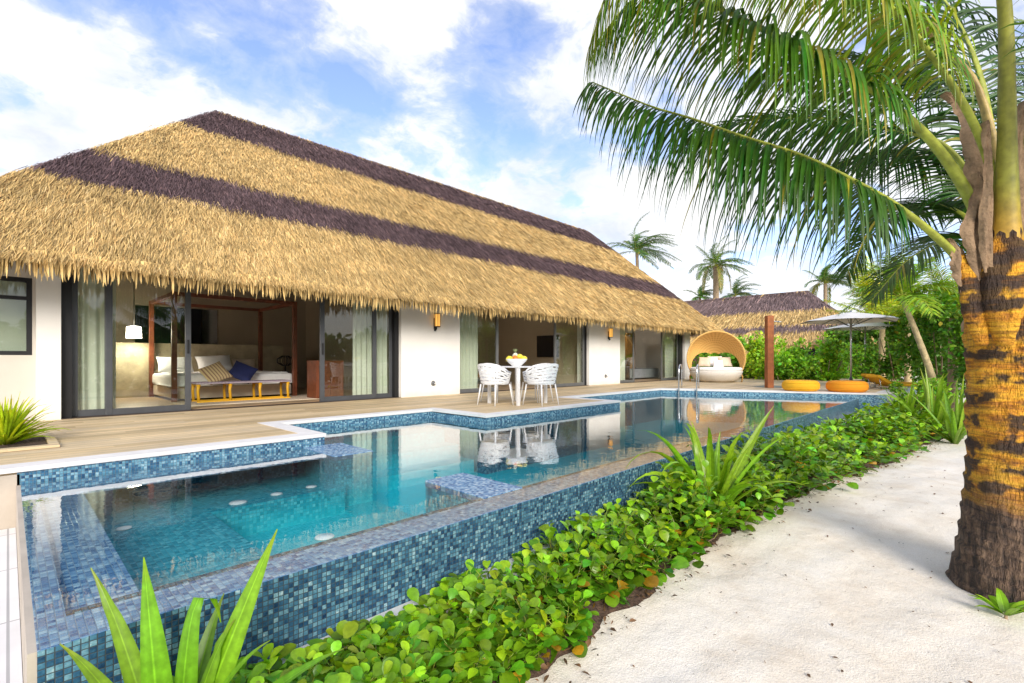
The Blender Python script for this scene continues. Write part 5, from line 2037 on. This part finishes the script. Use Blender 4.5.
PG = (0.075, 0.175, 0.009)
PGD = (0.034, 0.10, 0.008)
PGL = (0.26, 0.40, 0.010)
CB = (0.26, 0.17, 0.10)
FR = [
    # the low frond reaching left across the sky
    (A((1004, 318, 3.05), (954, 254, 3.0), (900, 208, 2.95), (850, 179, 2.9), (800, 155, 2.86), (741, 136, 2.82), (690, 118, 2.78), (650, 106, 2.76), (592, 82, 2.75)), 140, 0.74, 0.0115, 0.92, PGD, dict(start=0.33, r0=0.031, hang=0.42, dpow=0.5, keel=-0.05)),
    # the frond above it
    (A((1006, 285, 3.02), (968, 195, 2.98), (922, 131, 2.9), (850, 75, 2.8), (777, 36, 2.7), (700, 2, 2.62), (640, -4, 2.58), (598, 40, 2.56)), 150, 0.80, 0.0115, 0.88, PG, dict(start=0.40, r0=0.040, yellow=0.05, hang=0.32, dpow=0.55, keel=0.0)),
    (A((1008, 250, 2.95), (985, 150, 2.88), (935, 60, 2.75), (860, -20, 2.6), (770, -62, 2.48), (680, -62, 2.4), (615, -20, 2.36), (590, 45, 2.36)), 150, 0.72, 0.0105, 0.92, (0.16, 0.26, 0.012), dict(start=0.3, r0=0.026, hang=0.35, dpow=0.55, keel=0.0, yellow=0.12)),
    # frond going back
    (A((1005, 240, 3.25), (950, 150, 3.4), (886, 129, 3.55), (814, 118, 3.75), (741, 122, 3.95), (680, 145, 4.1)), 130, 0.80, 0.012, 0.8, PGD, dict(start=0.32, r0=0.030, hang=0.2)),
    (A((1012, 240, 3.25), (981, 97, 3.3), (950, 54, 3.4), (904, 9, 3.5), (850, -45, 3.7), (770, -60, 3.9), (690, -20, 4.1)), 130, 0.90, 0.013, 0.85, PGL, dict(start=0.36, r0=0.042, rach=(0.40, 0.29, 0.10), hang=0.25)),
    # the upright one in front that arches over to the left
    (A((1006, 262, 2.86), (1007, 120, 2.80), (1004, 0, 2.72), (985, -110, 2.55), (930, -190, 2.35), (850, -200, 2.15), (780, -140, 2.0), (735, -60, 1.9)), 150, 0.80, 0.010, 0.90, PGL, dict(start=0.60, r0=0.044, hang=0.3, rach=(0.24, 0.24, 0.03), ramp_base=(0.6, 0.30, 0.03))),
    (A((1030, 250, 3.0), (1032, 80, 2.95), (1050, -60, 2.85), (1120, -200, 2.7), (1230, -240, 2.6)), 80, 0.8, 0.014, 0.8, PG, dict(start=0.52, r0=0.04, rach=(0.32, 0.30, 0.06))),
    # lower, behind the trunk
    (A((1000, 265, 3.4), (962, 215, 3.8), (925, 205, 4.3), (892, 218, 4.8), (862, 246, 5.3), (846, 276, 5.6)), 120, 0.66, 0.014, 0.62, PGD, dict(start=0.2, r0=0.03)),
    (A((1003, 285, 3.45), (975, 240, 4.0), (945, 240, 4.5), (905, 262, 5.0), (872, 300, 5.4)), 110, 0.60, 0.014, 0.55, PGD, dict(start=0.15, r0=0.026)),
    (A((1003, 230, 3.4), (962, 110, 3.8), (905, 70, 4.3), (830, 55, 4.8), (755, 80, 5.2)), 130, 0.9, 0.014, 0.8, PGD, dict(start=0.2, r0=0.03, hang=0.2)),
    (A((1004, 225, 3.4), (975, 60, 3.7), (915, -30, 4.1), (830, -60, 4.5), (735, -30, 4.8)), 130, 0.9, 0.014, 0.8, PGD, dict(start=0.22, r0=0.03, hang=0.2)),
    (A((1003, 260, 3.4), (955, 165, 3.9), (905, 150, 4.5), (850, 160, 5.1), (800, 190, 5.6)), 130, 0.85, 0.014, 0.8, PGD, dict(start=0.2, r0=0.028, hang=0.2)),
    # to the right and away, out of the frame
    (A((1030, 260, 3.2), (1080, 150, 3.3), (1180, 90, 3.5), (1300, 110, 3.8)), 70, 0.8, 0.014, 0.6, PGD, dict(start=0.4)),
    (A((1025, 260, 3.35), (1050, 110, 3.9), (1080, 40, 4.8), (1090, 60, 5.8)), 80, 0.8, 0.014, 0.6, PGD, dict(start=0.25)),
    (A((1012, 270, 3.4), (1000, 190, 4.2), (985, 180, 5.0), (965, 215, 5.8)), 64, 0.8, 0.021, 0.55, PGD, dict(start=0.2)),
    (A((1040, 260, 2.9), (1090, 60, 2.6), (1180, -60, 2.2), (1260, -40, 1.9)), 60, 0.8, 0.014, 0.7, PG, dict(start=0.5)),
]
for (pts, npair, L, hw, dr, colr, kw) in FR:
    kw.setdefault('ramp_base', CB)
    frond(palm, pts, npair, L, hw, dr, colr, **kw)

# broad ochre leaf bases and brown papery husks wrapped round the crown
for (pts, rad, mat) in ((A((1004, 345, 2.95), (1003, 305, 2.88), (1004, 262, 2.86), (1006, 225, 2.85)), [0.04, 0.10, 0.10, 0.06], 'trunk'),
                        (A((982, 345, 3.0), (975, 312, 2.97), (968, 282, 2.96), (958, 256, 2.98)), [0.03, 0.062, 0.048, 0.035], 'trunk'),
                        (A((1040, 335, 2.95), (1042, 285, 2.9), (1036, 235, 2.92)), [0.03, 0.08, 0.045], 'trunk'),
                        (A((1000, 330, 3.25), (998, 270, 3.25), (1000, 200, 3.28), (1003, 150, 3.3)), [0.19, 0.15, 0.09, 0.03], 'husk')):
    mb = MB()
    C = catmull(pts, 24)
    rr = np.interp(np.linspace(0, 1, 25), np.linspace(0, 1, len(rad)), rad)
    rr = rr * (1 + 0.05 * np.sin(np.arange(25) * 2.3))
    mb.tube([tuple(x) for x in C], list(rr), 16, flat=0.62)
    mb.build('leaf_base', M[mat], palm)
# torn papery sheath flaps
for (pts, wid) in ((A((990, 310, 2.95), (984, 262, 2.90), (976, 225, 2.90), (982, 190, 2.92), (978, 172, 2.94)), [0.02, 0.055, 0.06, 0.035, 0.004]),
                   (A((985, 240, 3.0), (982, 180, 3.0), (975, 130, 3.05), (960, 100, 3.1), (945, 92, 3.08)), [0.05, 0.07, 0.06, 0.05, 0.004]),
                   (A((972, 300, 2.96), (965, 270, 2.95), (960, 252, 2.96), (950, 238, 2.97)), [0.03, 0.05, 0.04, 0.003]),
                   (A((1020, 290, 2.9), (1022, 230, 2.86), (1020, 160, 2.86), (1026, 100, 2.88)), [0.03, 0.05, 0.045, 0.005]),
                   (A((994, 300, 2.9), (990, 240, 2.84), (991, 170, 2.82), (988, 120, 2.80)), [0.02, 0.03, 0.025, 0.004])):
    C = catmull(pts, 26)
    ww = np.interp(np.linspace(0, 1, 27), np.linspace(0, 1, len(wid)), wid)
    mb = MB()
    vw = Vector((FWD.x, FWD.y, 0))

    def flap(u, v):
        i = min(int(u * 26), 26)
        c = Vector(C[i])
        t_ = Vector(C[min(i + 1, 26)] - C[max(i - 1, 0)]).normalized()
        sd = t_.cross(vw).normalized()
        k = v * 2 - 1
        rag = 1 + 0.25 * math.sin(i * 1.9) * math.sin(i * 0.7 + 2) * (abs(k) > 0.9)
        return c + sd * ww[i] * k * rag + vw * (0.03 * k * k - 0.012 * math.sin(7 * k + i * 0.4))
    mb.sheet(flap, 26, 8)
    mb.build('sheath_flap', M['husk'], palm)


def far_palm(name, label, base, height, lean, nfr, L, color, group, wind=(0.6, -0.5, 0), trunk_r=0.13, pairs=34, leaf=0.42, hw=0.03, droop=0.6, bark='bark', dead=0):
    t = thing(name, label, 'palm tree', base, group=group)
    top = Vector((lean[0], lean[1], height))
    mb = MB()
    pts = [(0, 0, -0.1), (lean[0] * 0.25, lean[1] * 0.25, height * 0.35), (lean[0] * 0.65, lean[1] * 0.65, height * 0.72), tuple(top)]
    C = catmull(pts, 30)
    mb.tube([tuple(x) for x in C], [trunk_r * (1.35 - 0.6 * i / 30) * (1 + 0.06 * (i % 2)) for i in range(31)], 10)
    mb.build('trunk', M[bark], t, local=True)
    Vs = []
    for k in range(nfr):
        a = k * 2.399 + random.uniform(-0.2, 0.2)
        e = R(random.uniform(15, 78))
        h = Vector((math.cos(a), math.sin(a), 0))
        LL = L * random.uniform(0.8, 1.1)
        wv = Vector(wind)
        q = [top]
        d = h * math.cos(e) + Vector((0, 0, math.sin(e)))
        for j in range(5):
            d = (d + Vector((0, 0, -0.26)) + wv * 0.30).normalized()
            q.append(q[-1] + d * LL / 5)
        V, F, Cc, mi = frond_arrays([tuple(x) for x in q], pairs, leaf, hw, droop, color, start=0.12, r0=0.03, rows=3, keel=0.1)
        Vs.append((V, F, Cc))
    for k in range(dead):
        a = k * 1.3
        h = Vector((math.cos(a), math.sin(a), 0))
        q = [top - Vector((0, 0, 0.1)), top + h * L * 0.25, top + h * L * 0.38 - Vector((0, 0, L * 0.35)), top + h * L * 0.42 - Vector((0, 0, L * 0.75))]
        V, F, Cc, mi = frond_arrays([tuple(x) for x in q], pairs, leaf, hw, 0.8, (0.20, 0.20, 0.03), start=0.15, rows=3)
        Vs.append((V, F, Cc))
    V, F, Cc = merge(Vs)
    np_mesh('crown', V, F, np.clip(Cc, 0, 1), M['palmleaf'], t, kind_off=False)
    return t


DG = 'palms beyond the houses'


def gp(px, d):
    p = at(px, 360, d)
    return (p.x, p.y, SAND)


def ztop(py, d):
    return EYE - (py - HOR) * d / FPX - SAND


WND = tuple(RGT * 0.75)
far_palm('palm_tree', 'windswept palm rising above the right end of the long thatched roof', gp(640, 44), ztop(252, 44), (-0.2, 0.2), 26, 4.0, (0.06, 0.15, 0.02), DG, WND, 0.18, leaf=0.7, hw=0.045)
far_palm('palm_tree', 'palm with drooping yellowed fronds between the two thatched roofs', gp(717, 58), ztop(266, 58), (0.3, 0.3), 24, 4.0, (0.10, 0.19, 0.02), DG, tuple(RGT * 0.5), 0.35, leaf=0.8, hw=0.05, dead=6)
far_palm('palm_tree', 'low dark palm crown just above the distant roof ridge', gp(735, 66), ztop(296, 66), (0, 0), 24, 3.6, (0.05, 0.13, 0.02), DG, WND, 0.2, leaf=0.7, hw=0.045)
far_palm('palm_tree', 'small palm crown peeping over the corner of the long roof', gp(700, 60), ztop(297, 60), (0, 0), 18, 2.2, (0.07, 0.17, 0.02), DG, WND, 0.18, leaf=0.6, hw=0.045)
far_palm('palm_tree', 'windblown palm right of the distant thatched house', gp(826, 52), ztop(284, 52), (-0.4, 0), 24, 3.4, (0.07, 0.17, 0.02), DG, WND, 0.2, leaf=0.7, hw=0.045, dead=3)
far_palm('palm_tree', 'bright lime green young palm behind the parasols', gp(882, 21), ztop(325, 21), (0.1, 0), 24, 3.0, (0.50, 0.58, 0.015), DG, (0, 0, 0.55), 0.12, leaf=0.75, hw=0.036, bark='palebark')
lp = far_palm('palm_tree', 'slim leaning palm with a pale trunk left of the big palm', gp(943, 11.5), ztop(300, 11.5), (-0.95 * RGT.x, -0.95 * RGT.y), 16, 1.45, (0.22, 0.36, 0.012), DG, (0, 0, 0), 0.062, leaf=0.55, hw=0.022, droop=0.5, bark='palebark')

# ---- distant thatched house
far_palm('palm_tree', 'lime green young palm left of the leaning palm trunk', gp(908, 17.5), ztop(322, 17.5), (0.0, 0), 18, 2.3, (0.48, 0.58, 0.015), DG, (0, 0, 0.5), 0.09, leaf=0.6, hw=0.028, bark='palebark')
far_palm('palm_tree', 'yellow green young palm close behind the big palm trunk', gp(952, 13.2), ztop(318, 13.2), (0.0, 0), 16, 1.9, (0.34, 0.48, 0.012), DG, (0, 0, 0.3), 0.08, leaf=0.5, hw=0.02)
for (px, d, hh, lab) in ((862, 36, 4.2, 'rounded green tree behind the farther parasol'), (895, 33, 4.8, 'tall green tree behind the lime green palms'), (930, 28, 4.6, 'tall dark green tree left of the big palm, behind the bushes'),
                         (965, 24, 4.4, 'tall dark green tree behind the big palm trunk'), (1010, 20, 4.0, 'green tree to the right behind the big palm')):
    p = at(px, 380, d)
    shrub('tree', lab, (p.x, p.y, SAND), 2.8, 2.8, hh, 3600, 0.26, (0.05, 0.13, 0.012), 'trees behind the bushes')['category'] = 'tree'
h2 = thing('thatched_house', 'distant low house with a dark banded thatched roof behind the shrubs', 'house', (50.5, 18, SAND))
Mx2 = Matrix.Translation((50.6, 11.6, 0)) @ Matrix.Rotation(R(90), 4, 'Z') @ Matrix.Scale(-1, 4, (0, 1, 0))
E2 = Matrix.Translation((50.6, 11.6, 0)) @ Matrix(((0, 1, 0, 0), (1, 0, 0, 0), (0, 0, 1, 0), (0, 0, 0, 1)))
thatch_roof('thatched_roof', h2, E2, 11.5, 7.2, 2.15, 5.4, 5.2, 5.0, 16000, 5000, 0.055, 0.55, [(0, 0.36), (0.64, 0.76)], tips=0.6, dark=(0.20, 0.145, 0.145))  # dark bands lightened, distance haze put into their colour
mb = MB()
mb.box(46.6, 54.5, 8.2, 27, SAND, 3.2)
mb.build('wall', M['brownwall'], h2)
for y in (9.5, 13.2, 17.0, 21.5):
    mb = MB()
    mb.box(46.52, 46.598, y, y + 1.5, 0.0, 2.3)
    mb.build('door', M['black'], h2)

# a thatched pavilion lower down between the houses
pv = thing('thatched_pavilion', 'small straw thatched pavilion roof among the shrubs behind the post', 'pavilion', (38, 12.6, SAND))
pp = at(752, 340, 36)
E3 = Matrix.Translation((pp.x, pp.y, 0))
thatch_roof('thatched_roof', pv, E3, 0.6, 3.05, 1.55, 1.7, 1.6, 1.6, 2600, 900, 0.05, 0.4, [(0, 0.0)], tips=0.4)
mb = MB()
for sx in (-1.0, 1.6):
    for sy in (-1.1, 1.1):
        mb.tube([(pp.x + sx, pp.y + sy, SAND), (pp.x + sx, pp.y + sy, 1.75)], 0.09, 8)
mb.build('post', M['brownwall'], pv)

# ---- belt of trees behind the viewer: seen only as reflections in the glass
nb_ = 15000
bx = rng.uniform(-16, 30, nb_)
hgt = 3.2 + 1.6 * fbm(bx * 0.5, bx * 0, 31, 3)
by = -11.0 + rng.normal(0, 0.9, nb_)
bz = SAND + rng.uniform(0.0, 1, nb_) ** 0.8 * np.clip(hgt, 1.2, 6)
u = nrm(rng.normal(0, 1, (nb_, 3)))
ln = rng.uniform(0.25, 0.55, nb_)
V, F, k = leaves(np.stack([bx, by, bz], 1), u, rng.normal(0, 0.5, (nb_, 3)) + np.array((0, 0.4, 0.8)), ln, ln * 0.32, OVAL, 0.15, 0.2)
tag(np_mesh('tree_belt', V, F, np.repeat(leafcols(nb_, (0.06, 0.17, 0.02), 0.5), k, axis=0), M['shrubleaf']), 'belt of dense green trees on the opposite side of the sand path', 'trees', kind='stuff')
for (x, y, hh) in ((-3.5, -7.5, 4.6), (4.5, -8.0, 5.2), (11.5, -7.6, 4.8), (18.5, -8.2, 5.4)):
    pass
